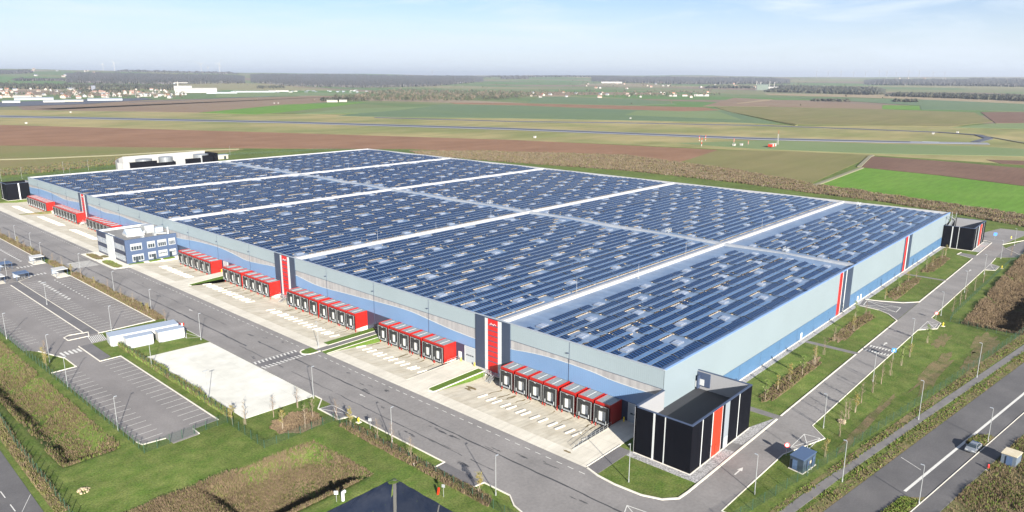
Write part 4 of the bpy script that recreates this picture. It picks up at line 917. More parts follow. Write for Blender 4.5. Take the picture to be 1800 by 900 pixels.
for x,y,rr_,hh_ in ((91,452,4.6,16.9),(77,454,5.2,16.3),(117,454,5.2,16.7)): tl(MB().cyl((x,y,0),(x,y,hh_),rr_,n=28).cyl((x,y,hh_),(x,y,hh_+.4),rr_,.4,n=28),'tank','tank_metal')
lt=empty('small_shed',(184,560,0),'small pale shed on the grass behind the far side of the warehouse','shed'); MB().box(-5,5,-3,3,0,3.4).build('shed_wall','house_wall',lt); MB().box(-5.3,5.3,-3.3,3.3,3.4,3.8).build('roof','metal_roof',lt); MB().box(1,3,-3.1,-3,0,2.6).build('door','glass_dark',lt)
# ------------------------------------------------------------------ car
car=empty('parked_car',(36.0,-49.5,0.06),'blue and silver hatchback parked on the public road beside the verge island','car',rz=math.pi-.135+0)
def carbody():
    prof=[(2.15,.35),(2.2,.62),(2.05,.80),(1.25,.98),(.55,1.42),(-.2,1.52),(-1.1,1.50),(-1.75,1.15),(-2.1,.98),(-2.18,.55),(-2.1,.3)]
    b=MB(); n=len(prof); hw=lambda z:.86 if z<1.0 else .86-.26*(z-1.0)/.5
    for i in range(n-1):
        (x0,z0),(x1,z1)=prof[i],prof[i+1]; b.face([(x0,-hw(z0),z0),(x0,hw(z0),z0),(x1,hw(z1),z1),(x1,-hw(z1),z1)])
    for s_ in (-1,1):
        low=[(x,s_*hw(z),z) for x,z in prof]; b.face(low if s_<0 else low[::-1])
    b.face([(2.15,-.86,.35),(-2.1,-.86,.3),(-2.1,.86,.3),(2.15,.86,.35)])
    return b
body=carbody().build('car_body','car_grey',car)
MB().face([(.5,-.62,1.45),(.5,.62,1.45),(-1.1,.62,1.53),(-1.1,-.62,1.53)]).face([(.5,-.62,1.45),(-1.1,-.62,1.53),(-1.1,-.66,1.4),(.5,-.66,1.36)]).build('car_roof','car_blue',car)
MB().face([(1.22,-.80,1.01),(1.22,.80,1.01),(.58,.66,1.43),(.58,-.66,1.43)]).build('windscreen','glass_dark',car)
MB().face([(-1.74,.76,1.17),(-1.74,-.76,1.17),(-1.15,-.62,1.51),(-1.15,.62,1.51)]).build('rear_window','glass_dark',car)
for s_ in (-1,1):
    P=[(.95,s_*.868,1.02),(.45,s_*.70,1.38),(-1.05,s_*.68,1.42),(-1.5,s_*.868,1.05)]; MB().face(P[::-s_] if s_<0 else P[::-1]).build('side_window','glass_dark',car)
    MB().box(2.02,2.2,s_*.55-.2,s_*.55+.2,.6,.78).build('headlight','trim_white',car); MB().box(-2.2,-2.08,s_*.66-.14,s_*.66+.14,.75,.98).build('tail_light','sign_red',car); MB().box(.75,.95,s_*.98-.12,s_*.98+.12,.98,1.12).build('wing_mirror','car_blue',car)
    for x_ in (1.35,-1.3):
        w_=MB().cyl((x_,s_*.68,.32),(x_,s_*.90,.32),.33,n=18).build('wheel','tyre',car); MB().cyl((x_,s_*.90,.32),(x_,s_*.915,.32),.2,n=14).build('hubcap','galv',w_)
# ------------------------------------------------------------------ fences
def fence(label,pts,h=2.0,step=2.6,mesh=True,postw=.045):
    L=sum(math.hypot(c[0]-a[0],c[1]-a[1]) for a,c in zip(pts,pts[1:])); step=max(step,L/98)
    x0,y0=pts[0]; o=empty('mesh_fence',(x0,y0,0),label,'fence'); q=[(a-x0,c-y0) for a,c in pts]
    pm=MB(); pm.box(-postw,postw,-postw,postw,-.1,h+.1); ob=None; d=0; first=None
    if mesh:
        b=MB()
        for a,c in zip(q,q[1:]):
            b.face([(*a,.05),(*c,.05),(*c,h),(*a,h)])
        b.build('mesh_panel','fence_mesh',o)
    for a,c in zip(q,q[1:]):
        l=math.hypot(c[0]-a[0],c[1]-a[1]); n=max(1,round(l/step)) if step<=l else 1
        for i in range(n):
            p=lerp(a,c,i/n)
            if first is None: first=pm.build('post','fence_green',o); w_=first
            else: w_=first.copy(); C.objects.link(w_); w_.parent=o
            w_.location=(p[0],p[1],0); 
    return o
fence('green mesh fence along the outer side of the lower car park',[(-75.95,255),(-75.95,162),(-75.9,130),(-75.9,70.3),(-58.2,71)])
fence('green mesh fence between the lower car park and the concrete pad',[(-56.8,136),(-57.2,110),(-57.4,73.3),(-58.7,70.6),(-59,54.9)])
fence('green mesh fence along the grass beside the main road hydrant bay',[(-59,54.8),(-42.8,54.7),(-42.6,45.6),(-42.4,22.5),(-43.2,9.6),(-43.4,-25)],h=1.7)
fence('green mesh fence on the bank at the bottom left, beside the outer road',[(-90,260),(-88.9,160),(-89.6,118),(-90.8,109.2),(-92,93),(-92.3,77),(-92.7,63),(-93.2,50),(-94,20)])
fence('tall green mesh fence between the lawn and the cycle path',[(-45,-21),(11,-29.9),(60,-37),(117.2,-44.6),(180,-52),(300,-68)],h=2.0)
fence('green mesh fence between the side road lawn and the brown reed basin',[(118.2,-44.7),(122,-27.4),(129.6,-26.6),(223,-27.6),(240,-30)],h=1.6)
fence('mesh fence along the scrub belt behind the warehouse',[(8,530),(60,545),(180,590),(300,560),(345,480)],h=2.,step=5)
# ------------------------------------------------------------------ street lamps
def lamp_mesh(o,h,heads,az):
    b=MB(); b.cyl((0,0,.0),(0,0,h),.085,.05,n=7); b.build('pole','pole_metal',o)
    MB().cyl((0,0,-.1),(0,0,.55),.13,n=8).build('lamp_base','galv',o)
    for k in range(heads):
        a=az+math.pi*k; c_,s_=math.cos(a),math.sin(a)
        b=MB(); b.cyl((0,0,h-.1),(c_*.35,s_*.35,h+.03),.035,n=5); b.box(.05,.62,-.11,.11,h+.0,h+.09,rot=a,org=(0,0)); b.build('lamp_head','steel_grey',o)
LP={}
def lamp(x,y,h,heads,az,label,group=None):
    key=(round(h,1),heads,round(az,2))
    if key not in LP:
        o=empty('street_lamp',(x,y,0),label,'lamp',group); lamp_mesh(o,h,heads,az); LP[key]=o
    else: o=copy_tree(LP[key]); o.location=(x,y,0); tag(o,label,'lamp',group)
gR='lamps along the right hand side road'
for i,(x,y) in enumerate([(-8.6,-24.2),(25.3,-24.1),(58.2,-24.2),(92.1,-24.2),(126.6,-23.9),(160.4,-23.7),(193.4,-23.7),(226.6,-23.8),(259,-23.7)]):
    lamp(x,y,7.7,1,math.pi/2,ORD[i]+' slim lamp from the near end of the side road lawn edge',gR)
for i,(x,y) in enumerate([(6.2,-34.3),(43.3,-37.9),(78.4,-42.4),(114,-47.6)]): lamp(x,y,9.0 if i else 8.2,1,math.pi/2,ORD[i]+' lamp from the near end of the cycle path edge','lamps along the cycle path')
for i,(x,y) in enumerate([(7.9,-46.6),(42.0,-51.0)]): lamp(x,y,7.4,1,math.pi/2,['lamp on the near verge island of the public road','lamp on the verge island beyond the parked hatchback'][i],'lamps on the public road islands')
gM='lamps along the main road'
for i,(x,y) in enumerate([(-40.0,9.4),(-40.4,37.9),(-39.4,67.7),(-39.4,123.9),(-39.0,158.1),(-38.8,189),(-37.5,225.6),(-41.6,256.3),(-38.8,280),(-38.6,303),(-38.6,337),(-38.6,371)]):
    lamp(x,y,7.7,1,0,ORD[i]+' slim lamp from the near end of the main road verge',gM)
lamp(-20.4,-5.5,7.7,1,math.pi,'lamp on the lawn corner in front of the black corner block'); lamp(-20.4,94.7,7.4,1,math.pi,'lamp on the grass verge beside the raised crossing')
for x,y,l in [(-75.4,116,'lamp at the fence beside the upper end of the lower car park'),(-75.7,84.2,'lamp at the fence beside the lower end of the lower car park'),(-57.1,113.2,'lamp between the lower car park and the upper part of the pad'),(-56.6,83.6,'double headed lamp beside the lower edge of the concrete pad'),(-76,164.3,'lamp at the left picture edge on the outer car park fence'),(-73.4,136.1,'lamp on the small grass corner between the two car parks'),(-58.3,191.4,'double headed lamp in the middle of the upper car park'),(-53.6,149.9,'lamp on the kerb island behind the long site cabin'),(-58.3,236,'lamp beside the blue roofed shelter'),(-76,205,'lamp on the outer fence of the upper car park'),(-58.2,290,'far lamp in the middle of the upper car park')]:
    lamp(x,y,7.5,2 if 'double' in l else 1,0,l,'car park lamps')
for i,(x,y) in enumerate([(10.7,533),(24,536),(56,554),(74,556),(128,572),(205,585)]): lamp(x,y,8,1,0,ORD[i]+' thin pole from the left behind the far side of the warehouse','poles behind the warehouse')
# ------------------------------------------------------------------ signs and small posts
def signpost(x,y,h,label,kind,az,col,r=.42,name='road_sign'):
    o=empty(name,(x,y,0),label,'sign',rz=az); MB().cyl((0,0,0),(0,0,h),.04,n=6).build('post','galv',o)
    if kind=='round':
        p_=MB().cyl((-.02,0,h),(-.05,0,h),r,n=20).build('sign_face','trim_white',o); b=MB(); n=20
        for i in range(n):
            a,c=2*math.pi*i/n,2*math.pi*(i+1)/n; b.face([(-.055,math.cos(a)*r,h+math.sin(a)*r),(-.055,math.cos(c)*r,h+math.sin(c)*r),(-.055,math.cos(c)*r*.75,h+math.sin(c)*r*.75),(-.055,math.cos(a)*r*.75,h+math.sin(a)*r*.75)])
        b.build('sign_rim',col,p_)
    else:
        p_=MB().box(-.05,-.01,-r,r,h-r,h+r).build('sign_face',col,o)
        if kind=='crossing': MB().face([(-.055,-r*.6,h-r*.55),(-.055,r*.6,h-r*.55),(-.055,0,h+r*.6)]).build('sign_symbol','trim_white',p_)
    return o
signpost(8.6,-22.9,2.3,'round red rimmed speed sign on a post beside the blue shed','round',.6,'sign_red',.5)
signpost(121.6,-23.6,2.0,'round red rimmed sign beside the second hatched bay of the side road','round',.4,'sign_red',.5)
signpost(77.8,-23.4,2.4,'square blue pedestrian crossing sign beside the side road crossing','crossing',.5,'sign_blue',.55)
signpost(-46.6,15.8,2.2,'small pale notice on a post beside the pond','square',.5,'galv',.3)
signpost(-60.2,28.4,1.8,'small white notice on a post between reed basin and pond','square',.8,'trim_white',.35)
signpost(-39.7,46.0,2.1,'small grey sign at the kerb beyond the yellow hydrant','square',.8,'galv',.35)
signpost(270,-14.5,2.2,'blue road sign on the far right junction island','square',.5,'sign_blue',.7)
def hydrant(x,y,label,m='yellow'):
    o=empty('fire_hydrant',(x,y,0),label,'hydrant'); MB().cyl((0,0,0),(0,0,.95),.16,n=10).cyl((0,0,.95),(0,0,1.1),.19,.1,n=10).cyl((-.28,0,.7),(.28,0,.7),.07,n=8).build('hydrant_body',m,o); MB().box(-.5,.5,-.5,.5,-.05,.06).build('concrete_pad','kerb',o)
hydrant(-39.6,50.2,'yellow hydrant at the kerb beside the hatched bay of the main road'); hydrant(116,-26.8,'yellow hydrant beside the second hatched bay of the side road'); hydrant(208.5,-27,'yellow hydrant beside the far hatched bay of the side road'); hydrant(276,-20,'yellow hydrant on the far right junction island')
hydrant(29.4,-53.2,'red hydrant in rough grass beside the kiosk','hydrant_red'); hydrant(-15.5,-32.6,'red hydrant at the bottom picture edge beside the cycle path','hydrant_red')
def tube(pts,r,b=None,n=6):
    b=b or MB()
    for p,q in zip(pts,pts[1:]): b.cyl(p,q,r,n=n)
    return b
o=tube([(-59.2,27.9,0),(-59.2,27.9,1.6),(-59.0,27.5,1.9)],.3,n=10).build('vent_pipe','trim_white'); tag(o,'stubby white vent pipe between the reed basin and the pond','pipe')
o=tube([(-46.7,17.2,0),(-46.6,17.0,1.3)],.22,n=8).build('marker_post','red_orange'); tag(o,'short orange and white marker post on the grass right of the pond','post')
for i,(x,y) in enumerate([(-42.4,27.6),(-41.7,26.3)]):
    b=MB()
    for k in range(8):
        a=math.pi*k/8; c=math.pi*(k+1)/8; b.prism([(x+.9*math.cos(a),y+.9*math.sin(a)),(x+.9*math.cos(c),y+.9*math.sin(c)),(x+.7*math.cos(c),y+.7*math.sin(c)),(x+.7*math.cos(a),y+.7*math.sin(a))],0,.2)
    tag(b.build('manhole_surround','kerb'),['pale half round manhole surround further from the road kerb','pale half round manhole surround nearer the road kerb'][i],'manhole')
def heap(x,y,label,r=1.1,n=34):
    b=MB(); q=random.Random(int(x*7))
    for i in range(n):
        a=q.uniform(0,6.28); d=r*math.sqrt(q.random()); s_=q.uniform(.1,.28); cx,cy=x+d*math.cos(a),y+d*math.sin(a); z=q.uniform(0,.35)*(1-d/r)
        P=[(cx+s_*q.uniform(.6,1.2)*math.cos(t),cy+s_*q.uniform(.6,1.2)*math.sin(t)) for t in (0,1.2,2.4,3.6,4.8)]; b.prism(P,z-.1,z+s_*q.uniform(.7,1.2))
    tag(b.build('stone_heap','rubble'),label,'stones')
heap(-88.7,64.4,'small heap of pale broken stones on the grass at the bottom left'); heap(31,-26,'small heap of pale stones on the lawn beside the second side road lamp',.9)
for i,(x,y) in enumerate([(-38.9,140.6),(-38.0,139.6)]):
    o=empty('road_barrier',(x,y,0),['red and white water barrier left of its twin','red and white water barrier nearer the road'][i]+' at the end of the long cabin','barrier','barriers'); 
    for k in range(4): MB().box(-.8+k*.4,-.4+k*.4,-.15,.15,0,.8).build('barrier_segment','red_orange' if k%2 else 'trim_white',o)
# shelters
def shelter(x,y,label,roofm,wx,wy,h=2.5):
    o=empty('smoking_shelter',(x,y,0),label,'shelter')
    MB().box(-wx/2,wx/2,-wy/2,wy/2,h,h+.18).build('roof',roofm,o)
    for u in (-1,1):
        for v_ in (-1,1): MB().box(u*(wx/2-.2)-.05,u*(wx/2-.2)+.05,v_*(wy/2-.2)-.05,v_*(wy/2-.2)+.05,0,h).build('leg','shed_roof',o)
    MB().box(-wx/2+.1,wx/2-.1,wy/2-.2,wy/2-.12,.5,h-.2).build('screen','glass_office',o); MB().box(-wx/2,wx/2,-wy/2,wy/2,.0,.1).build('slab','concrete',o)
    b=MB(); 
    for k in range(4): b.cyl((-wx/2+.7+k*.8,-.6,.1),(-wx/2+.7+k*.8,-.6,.8),.03,n=4).cyl((-wx/2+.7+k*.8,-.6,.8),(-wx/2+.7+k*.8,.4,.8),.03,n=4).cyl((-wx/2+.7+k*.8,.4,.8),(-wx/2+.7+k*.8,.4,.1),.03,n=4)
    b.build('cycle_stand','galv',o)
shelter(-54.8,232.5,'dark blue roofed shelter nearest the upper car park bays','shed_roof',4.2,4.6); shelter(-54.9,253.2,'dark blue roofed shelter at the left picture edge','shed_roof',4.2,4.6)
shelter(-43.5,228.4,'white flat roofed shelter on a pale slab beside the near bays','cabin_white',4.2,5.0); shelter(-43.3,256.2,'white flat roofed shelter on a pale slab beside the far bays','cabin_white',4.2,5.0); shelter(-62.3,233,'white roofed canopy at the left picture edge beside the lamp','cabin_white',4.5,5)
for a in ((-45.6,-41.3,224.5,231.5),(-45.6,-41.3,252.5,259.6)): slab('pavement',a[0],a[1],a[2],a[3],.14,'kerb',.3)
slab('pavement',-57.3,-52.6,230,235.2,.13,'path_asphalt',.3); slab('pavement',-57.3,-52.6,250.5,256,.13,'path_asphalt',.3)
# ------------------------------------------------------------------ young trees
def treeproto(seed,h,leafm,nleaf,barkm='bark_pale',spread=.9,stakes=True,lean=0):
    q=random.Random(seed); o=empty('young_tree',(0,0,0),None,None); b=MB(); tw=MB()
    tips=[]; p=Vector((0,0,0)); prev=p.copy(); n=5
    for i in range(n):
        nx=Vector((lean*h*(i+1)/n+q.uniform(-.06,.06),q.uniform(-.06,.06),h*(i+1)/n)); b.cyl(prev,nx,.075*(1-i/n)+.02,.075*(1-(i+1)/n)+.015,n=6,cap=False); prev=nx
        if i>=1:
            for k in range(4):
                a=q.uniform(0,6.28); l=spread*(1.15-.6*i/n)*q.uniform(.6,1.1); e=nx+Vector((l*math.cos(a)*.75,l*math.sin(a)*.75,l*.95)); b.cyl(nx-Vector((0,0,q.uniform(0,.3))),e,.022,.008,n=4,cap=False); tips.append((nx,e))
                for m_ in range(2):
                    t=q.uniform(.35,.9); s_=nx.lerp(e,t); e2=s_+Vector((q.uniform(-.4,.4),q.uniform(-.4,.4),q.uniform(.15,.5)))*spread; b.cyl(s_,e2,.012,.005,n=3,cap=False); tips.append((s_,e2))
    b.build('trunk',barkm,o)
    if nleaf:
        L=MB()
        for i in range(nleaf):
            a,e=q.choice(tips); c=a.lerp(e,q.uniform(.3,1.15))+Vector((q.gauss(0,.12),q.gauss(0,.12),q.gauss(0,.12))); u=Vector((q.gauss(0,1),q.gauss(0,1),q.gauss(0,1))).normalized()*.065; v_=u.cross(Vector((q.gauss(0,1),q.gauss(0,1),q.gauss(0,1)))).normalized()*.05
            L.face([c-u-v_,c+u-v_,c+u+v_,c-u+v_])
        L.build('crown',leafm,o)
    if stakes:
        for s_ in (-.3,.3): MB().cyl((s_,0,0),(s_,0,1.4),.03,n=5).build('stake','bark_pale',o)
    return o
TP=[('bare',treeproto(1,4.2,'leaf_bare',60,'bark')),('yellow leaved',treeproto(2,3.8,'leaf_yellow',420)),('pale green',treeproto(3,4.4,'leaf_green',520,spread=1.1)),('leafless',treeproto(4,4.8,'leaf_bare',40,'bark_pale',.8)),('thin yellowing',treeproto(5,3.2,'leaf_yellow',240,spread=.7)),('slim bare',treeproto(6,5.0,'leaf_bare',0,'bark',1.0))]
for nme,o in TP: o['used']=0
def tree(i,x,y,label,group,sc=1.,rot=None):
    nme,o=TP[i]
    if o['used']==0: o['used']=1
    else: o=copy_tree(o)
    o.location=(x,y,0); s_=sc; o.scale=(s_,s_,s_); o.rotation_euler=(0,0,rot if rot is not None else (x*3.7+y)%6.28); tag(o,label.replace(' KIND young',' young').replace(' KIND small',' small')+', '+nme,'tree',group)
g1='young trees in the lawn beds along the warehouse'
for i,(k,x,y) in enumerate([(2,29.8,-9.4),(4,37.3,-9.2),(1,44.7,-9.1),(2,50.3,-10.0),(3,59.2,-9.8),(1,60.4,-9.1),(0,68.3,-8.9),(0,80.6,-7.3),(1,93.4,-8.4),(2,106.2,-4.9),(0,111.6,-6.3),(4,133.8,-5.7),(2,145.6,-6.4),(4,162.1,-5.4),(0,169.9,-6.2),(2,186.8,-5.6),(1,192.8,-6.4),(0,209.3,-6.1),(1,217.8,-5.6)]):
    tree(k,x,y,ORD[i]+' KIND young tree counted from the black block along the lawn beds',g1)
g2='young trees on the lawn right of the side road'
for i,(k,x,y) in enumerate([(4,13.2,-28.7),(5,23.9,-27.8),(3,29.9,-26.8),(0,33.2,-26.5),(1,37.7,-26.6),(0,43.6,-26),(0,51.4,-26.1),(5,58.1,-26.1),(5,65.3,-26.2),(2,74,-26.4),(4,82,-26.3),(2,97,-27),(5,134,-25.6),(3,143,-25.7),(0,152,-25.6),(3,166,-25.7),(5,180,-25.8),(0,236,-26)]):
    tree(k,x,y,ORD[i]+' KIND young tree counted from the shed along the outer lawn',g2)
g3='young trees around the planted patch below the concrete pad'
for i,(k,x,y) in enumerate([(1,-58.3,69.1),(3,-56.6,67.0),(0,-50.6,65.8),(1,-52.3,59.2),(0,-44.6,66),(3,-48.8,56.3),(0,-45.4,58.7)]): tree(k,x,y,ORD[i]+' KIND young tree from the left around the bed below the pad',g3)
g4='young trees along the near verge of the main road'
for i,(k,x,y) in enumerate([(1,-41.8,11.8),(0,-42.4,29.6),(5,-42.0,36),(0,-41.9,40.7),(1,-42.2,49.5),(0,-42.2,54.6)]): tree(k,x,y,ORD[i]+' KIND young tree from the bottom along the near main road verge',g4)
g5='small trees in the planted strip beside the upper car park'
for i in range(18):
    y=146+i*11.6; y=y if not 224<y<262 else y+0
    tree([0,1,3,0,5,4][i%6],-39.9+.5*math.sin(i*5),y,ORD[i]+' KIND small tree from the cabins along the car park strip',g5,.85)
for i,(k,x,y) in enumerate([(4,-73.8,139.5),(1,-75.2,132),(0,-72.4,143)]): tree(k,x,y,ORD[i]+' KIND small tree on the grass corner between the two car parks','small trees between the car parks',.9)
g6='young trees behind the small pale shed'
# ------------------------------------------------------------------ rough vegetation (uncountable)
def tufts(name,label,poly,n,h,mats,wd=.12,blades=4,spread=.35,minz=-9,jit=.35,weights=None,zf=True):
    P=np.array(poly); mn=P.min(0); mx_=P.max(0); pts=[]
    while sum(len(a) for a in pts)<n:
        q=rng.uniform(mn,mx_,(n*2,2)); ins=np.zeros(len(q),bool); j=len(P)-1
        for i in range(len(P)):
            c=((P[i,1]>q[:,1])!=(P[j,1]>q[:,1]))&(q[:,0]<(P[j,0]-P[i,0])*(q[:,1]-P[i,1])/(P[j,1]-P[i,1]+1e-12)+P[i,0]); ins^=c; j=i
        q=q[ins]; cl=vnoise(q[:,0]/4+90,q[:,1]/4+90,4); q=q[rng.random(len(q))<np.clip(-.05+cl*1.5,.06,1)]; pts.append(q)
        if len(pts)>60: break
    q=np.concatenate(pts)[:n]; n=len(q); z=terrain(q[:,0],q[:,1]) if zf else np.zeros(n)
    hh=h*(.55+.9*vnoise(q[:,0]/5+40,q[:,1]/5+40,8))*rng.uniform(1-jit,1+jit,n)
    V=np.zeros((n,blades,4,3),np.float32)
    for k in range(blades):
        a=rng.uniform(0,6.283,n); off=rng.uniform(0,spread,n); bx=q[:,0]+np.cos(a)*off*.5; by=q[:,1]+np.sin(a)*off*.5; t=rng.uniform(0,6.283,n); w_=wd*rng.uniform(.6,1.4,n); le=hh*rng.uniform(.1,.45,n)
        hk=hh*rng.uniform(.7,1.1,n)
        V[:,k,0]=np.stack([bx-np.cos(t)*w_*.5,by-np.sin(t)*w_*.5,z-.05],-1); V[:,k,1]=np.stack([bx+np.cos(t)*w_*.5,by+np.sin(t)*w_*.5,z-.05],-1)
        V[:,k,2]=np.stack([bx+np.cos(t)*w_*.35+np.cos(a)*le,by+np.sin(t)*w_*.35+np.sin(a)*le,z+hk],-1); V[:,k,3]=np.stack([bx-np.cos(t)*w_*.35+np.cos(a)*le,by-np.sin(t)*w_*.35+np.sin(a)*le,z+hk*.96],-1)
    Fq=np.arange(n*blades*4).reshape(-1,4); mi=np.repeat(rng.choice(len(mats),n,p=weights),blades)
    o=npmesh(name,V.reshape(-1,3),Fq,mats,mi=mi); return tag(o,label,None,None,'stuff')
mat('reed_tan',(.165,.125,.078),.95,spec=.1,col2=(.10,.078,.048),scale=.4); mat('reed_brown',(.085,.062,.042),.95,spec=.1,col2=(.13,.095,.065),scale=.35); mat('reed_olive',(.075,.085,.028),.95,spec=.1,col2=(.115,.11,.042),scale=.4); mat('grass_blade',(.07,.13,.02),.95,spec=.1,col2=(.12,.16,.035),scale=.5)
tufts('reeds','brown and tan reeds filling the sunken basin left of the pond',[(-75,31),(-50.2,31),(-50.4,50.5),(-66,51),(-90,52),(-90,31)],26000,.55,['reed_tan','reed_brown','reed_olive'],wd=.07,weights=[.4,.4,.2])
tufts('reeds','brown reeds on the long ditch at the left picture edge',[(-88.5,76),(-78,76),(-77.5,240),(-88.5,240)],32000,.45,['reed_tan','reed_brown','reed_olive','grass_blade'],wd=.07,weights=[.33,.27,.28,.12])
tufts('reeds','tall brown reeds in the basin at the right picture edge',[(122.5,-30.5),(240,-29.5),(300,-30),(300,-46),(123,-46)],40000,.85,['reed_tan','reed_brown'],wd=.10,weights=[.45,.55])
tufts('rough_grass','dry rough grass between the cycle path and the public road',[RD(-60,9.7),RD(240,9.7),RD(240,12.1),RD(-10,12.7),RD(-60,11.8)],4000,.24,['reed_tan','reed_olive','grass_blade'],weights=[.25,.4,.35])
tufts('rough_grass','dry weeds along the tall fence beside the cycle path',[RD(-60,14.2),RD(200,14.4),RD(200,17.0),RD(-20,15.8)],3000,.24,['reed_tan','reed_olive','grass_blade'],weights=[.35,.4,.25])
tufts('rough_grass','brown and green scrub beyond the pavement at the bottom right',[RD(-50,-3.5),RD(80,-3.5),RD(80,-22),RD(-50,-22)],38000,.55,['reed_tan','reed_brown','reed_olive','grass_blade'],wd=.07,weights=[.35,.3,.2,.15])
tufts('weeds','weeds on the verge islands of the public road',[RD(-14,.3),RD(-2,.3),RD(-3,3),RD(-14,3)],900,.4,['reed_olive','grass_blade']); tufts('weeds','weeds on the verge island beyond the parked car',[RD(26,.5),RD(34,.8),RD(31,3),RD(27,3)],700,.45,['reed_olive','grass_blade','reed_tan'])
tufts('shrub_strip','low bare shrubs in the strip between car park and main road',[(-41,150.5),(-38.7,150.5),(-38.6,225),(-40.9,225)],7000,.9,['reed_brown','reed_olive','reed_tan'],weights=[.5,.3,.2]); tufts('shrub_strip','low bare shrubs in the strip beyond the crossing',[(-41,262),(-38.7,262),(-38.6,420),(-40.9,420)],7000,1.0,['reed_brown','reed_olive','reed_tan'],weights=[.5,.3,.2])
tufts('shrub_strip','low bare shrubs between the white canopies and the crossing',[(-41,232),(-38.7,232),(-38.7,252),(-41,252)],900,.9,['reed_brown','reed_olive','reed_tan']);
tufts('shrub_strip','low brown shrubs along the fence above the hydrant bay and pond',[(-43.6,8),(-41.4,9),(-41.4,52),(-43.5,52)],3600,.7,['reed_brown','reed_olive','reed_tan'],weights=[.55,.25,.2])
tufts('ivy','green climbers along the fence between lower car park and pad',[(-57.4,73),(-56.2,73),(-55.9,120),(-57.0,136)],4500,1.0,['leaf_green','reed_olive','reed_brown'],weights=[.4,.35,.25]); tufts('verge_grass','rough brown grass on the bank beside the outer left road',[(-94.3,60),(-93,110),(-93.5,200),(-90.6,200),(-90.9,100),(-92.4,60)],6000,.5,['reed_tan','reed_olive'])
tufts('mulch_plants','low brown plants in the bed below the concrete pad',blobpoly(-53.6,-43.6,55.6,64,seed=9),1200,.5,['reed_brown','reed_tan'])
for i,b_ in enumerate(BEDS): tufts('mulch_plants',['low dry plants in the lawn bed nearest the black block','low dry plants in the second lawn bed','low dry plants in the third lawn bed','low dry plants in the farthest lawn bed'][i],blobpoly(*b_,seed=i),1500,.38,['reed_brown','reed_tan','reed_olive'])
tufts('office_planting','low shrubs in the beds before the office',blobpoly(-26,-22.6,224,239.5,j=.08,seed=41),500,.4,['reed_olive','leaf_green']); tufts('office_planting','low shrubs in the bed left of the office path',blobpoly(-26,-23.2,242.8,256.5,j=.08,seed=40),450,.4,['reed_olive','reed_brown'])
tufts('scrub_belt','brown leafless scrub belt along the back of the warehouse plot',[G(720,266),G(860,266),G(1100,273),G(1300,300),G(1420,322),G(1800,378),G(1900,392),G(1900,416),G(1800,399),G(1700,380),G(1560,356),G(1430,340),G(1300,322),G(1100,300),G(900,286),G(740,273)],60000,.95,['reed_brown','reed_tan','leaf_bare','reed_olive'],wd=.35,blades=4,spread=1.8,weights=[.4,.15,.3,.15])
tufts('scrub_belt','dark hedge line beyond the far left end of the warehouse',[G(0,300),G(60,294),G(230,277),G(220,287),G(60,305),G(0,309)],6000,1.3,['reed_brown','reed_olive','leaf_dark'],wd=.5,spread=1.5)
# ------------------------------------------------------------------ fields, airfield
mat('plough',(.150,.085,.052),.95,spec=.1,col2=(.185,.108,.068),scale=.02,detail=7,extra=seq(noise2(.05,.9,1.08,(.06,1,1)),noise2(.5,.93,1.06)))
mat('plough_dark',(.10,.060,.045),.95,spec=.1,col2=(.125,.078,.058),scale=.02,detail=7,extra=noise2(.4,.9,1.1,(.1,1,1)))
mat('field_olive',(.115,.115,.045),.95,spec=.1,col2=(.14,.125,.058),scale=.012,detail=7,extra=seq(noise2(.06,.9,1.1,(.08,1,1)),noise2(.6,.92,1.08)))
mat('field_mix',(.155,.125,.062),.95,spec=.1,col2=(.115,.125,.045),scale=.008,detail=6,extra=noise2(.3,.92,1.08))
mat('field_bright',(.068,.150,.018),.95,spec=.1,col2=(.092,.170,.028),scale=.02,detail=8,extra=seq(noise2(.35,.86,1.12,(.15,1,1)),noise2(1.5,.9,1.1)))
mat('field_green',(.075,.115,.065),.95,spec=.1,col2=(.088,.125,.065),scale=.006,extra=noise2(.1,.92,1.08,(.2,1,1)))
mat('field_light',(.105,.145,.065),.95,spec=.1,col2=(.12,.155,.075),scale=.01)
mat('field_tan',(.23,.18,.115),.95,spec=.1,col2=(.19,.155,.10),scale=.01); mat('field_mauve',(.15,.105,.075),.95,spec=.1,col2=(.165,.125,.085),scale=.006,extra=noise2(.1,.94,1.06,(.1,1,1)))
mat('airfield_grass',(.225,.195,.095),.95,spec=.1,col2=(.140,.150,.060),scale=.006,detail=8,lo=.42,hi=.6,extra=noise2(.03,.85,1.12,(.3,1.2,1)))
mat('track_earth',(.13,.125,.08),.95)
def field(name,px,m,z): return tag(MB().prism([G(*q) if q[1]>130 else q for q in px],z-.4,z).build(name,m),kind='structure')
FZ=[.02]
def fl(name,m,*px): FZ[0]+=.03; return field(name,px,m,FZ[0])
fl('airfield_grass','airfield_grass',(-200,190),(0,193),(500,200),(900,205),(1270,214),(1400,221),(1690,222),(1800,226),(2050,235),(2050,300),(1800,290),(1520,272),(1265,262),(1000,250),(480,233),(0,220),(-200,214))
fl('ploughed_field','plough',(-260,213),(0,219.5),(480,233),(900,246),(1050,253),(1265,263.5),(1175,291),(1100,284),(850,268),(720,262),(600,262),(360,260),(0,256),(-260,250))
fl('pasture','field_mix',(-200,252),(0,256),(300,259.5),(430,262),(400,268),(200,282),(0,306),(-200,330))
fl('olive_field','field_olive',(1178,291),(1265,263),(1400,267),(1528,272.5),(1528,277),(1420,325),(1300,306))
fl('bright_field','field_bright',(1430,327),(1513,295),(1650,309),(1800,328),(2050,362),(2050,440),(1800,388),(1560,345))
fl('dark_field','plough_dark',(1515,294),(1532,275),(1650,283),(1800,296),(2050,322),(2050,358),(1800,327),(1650,308))
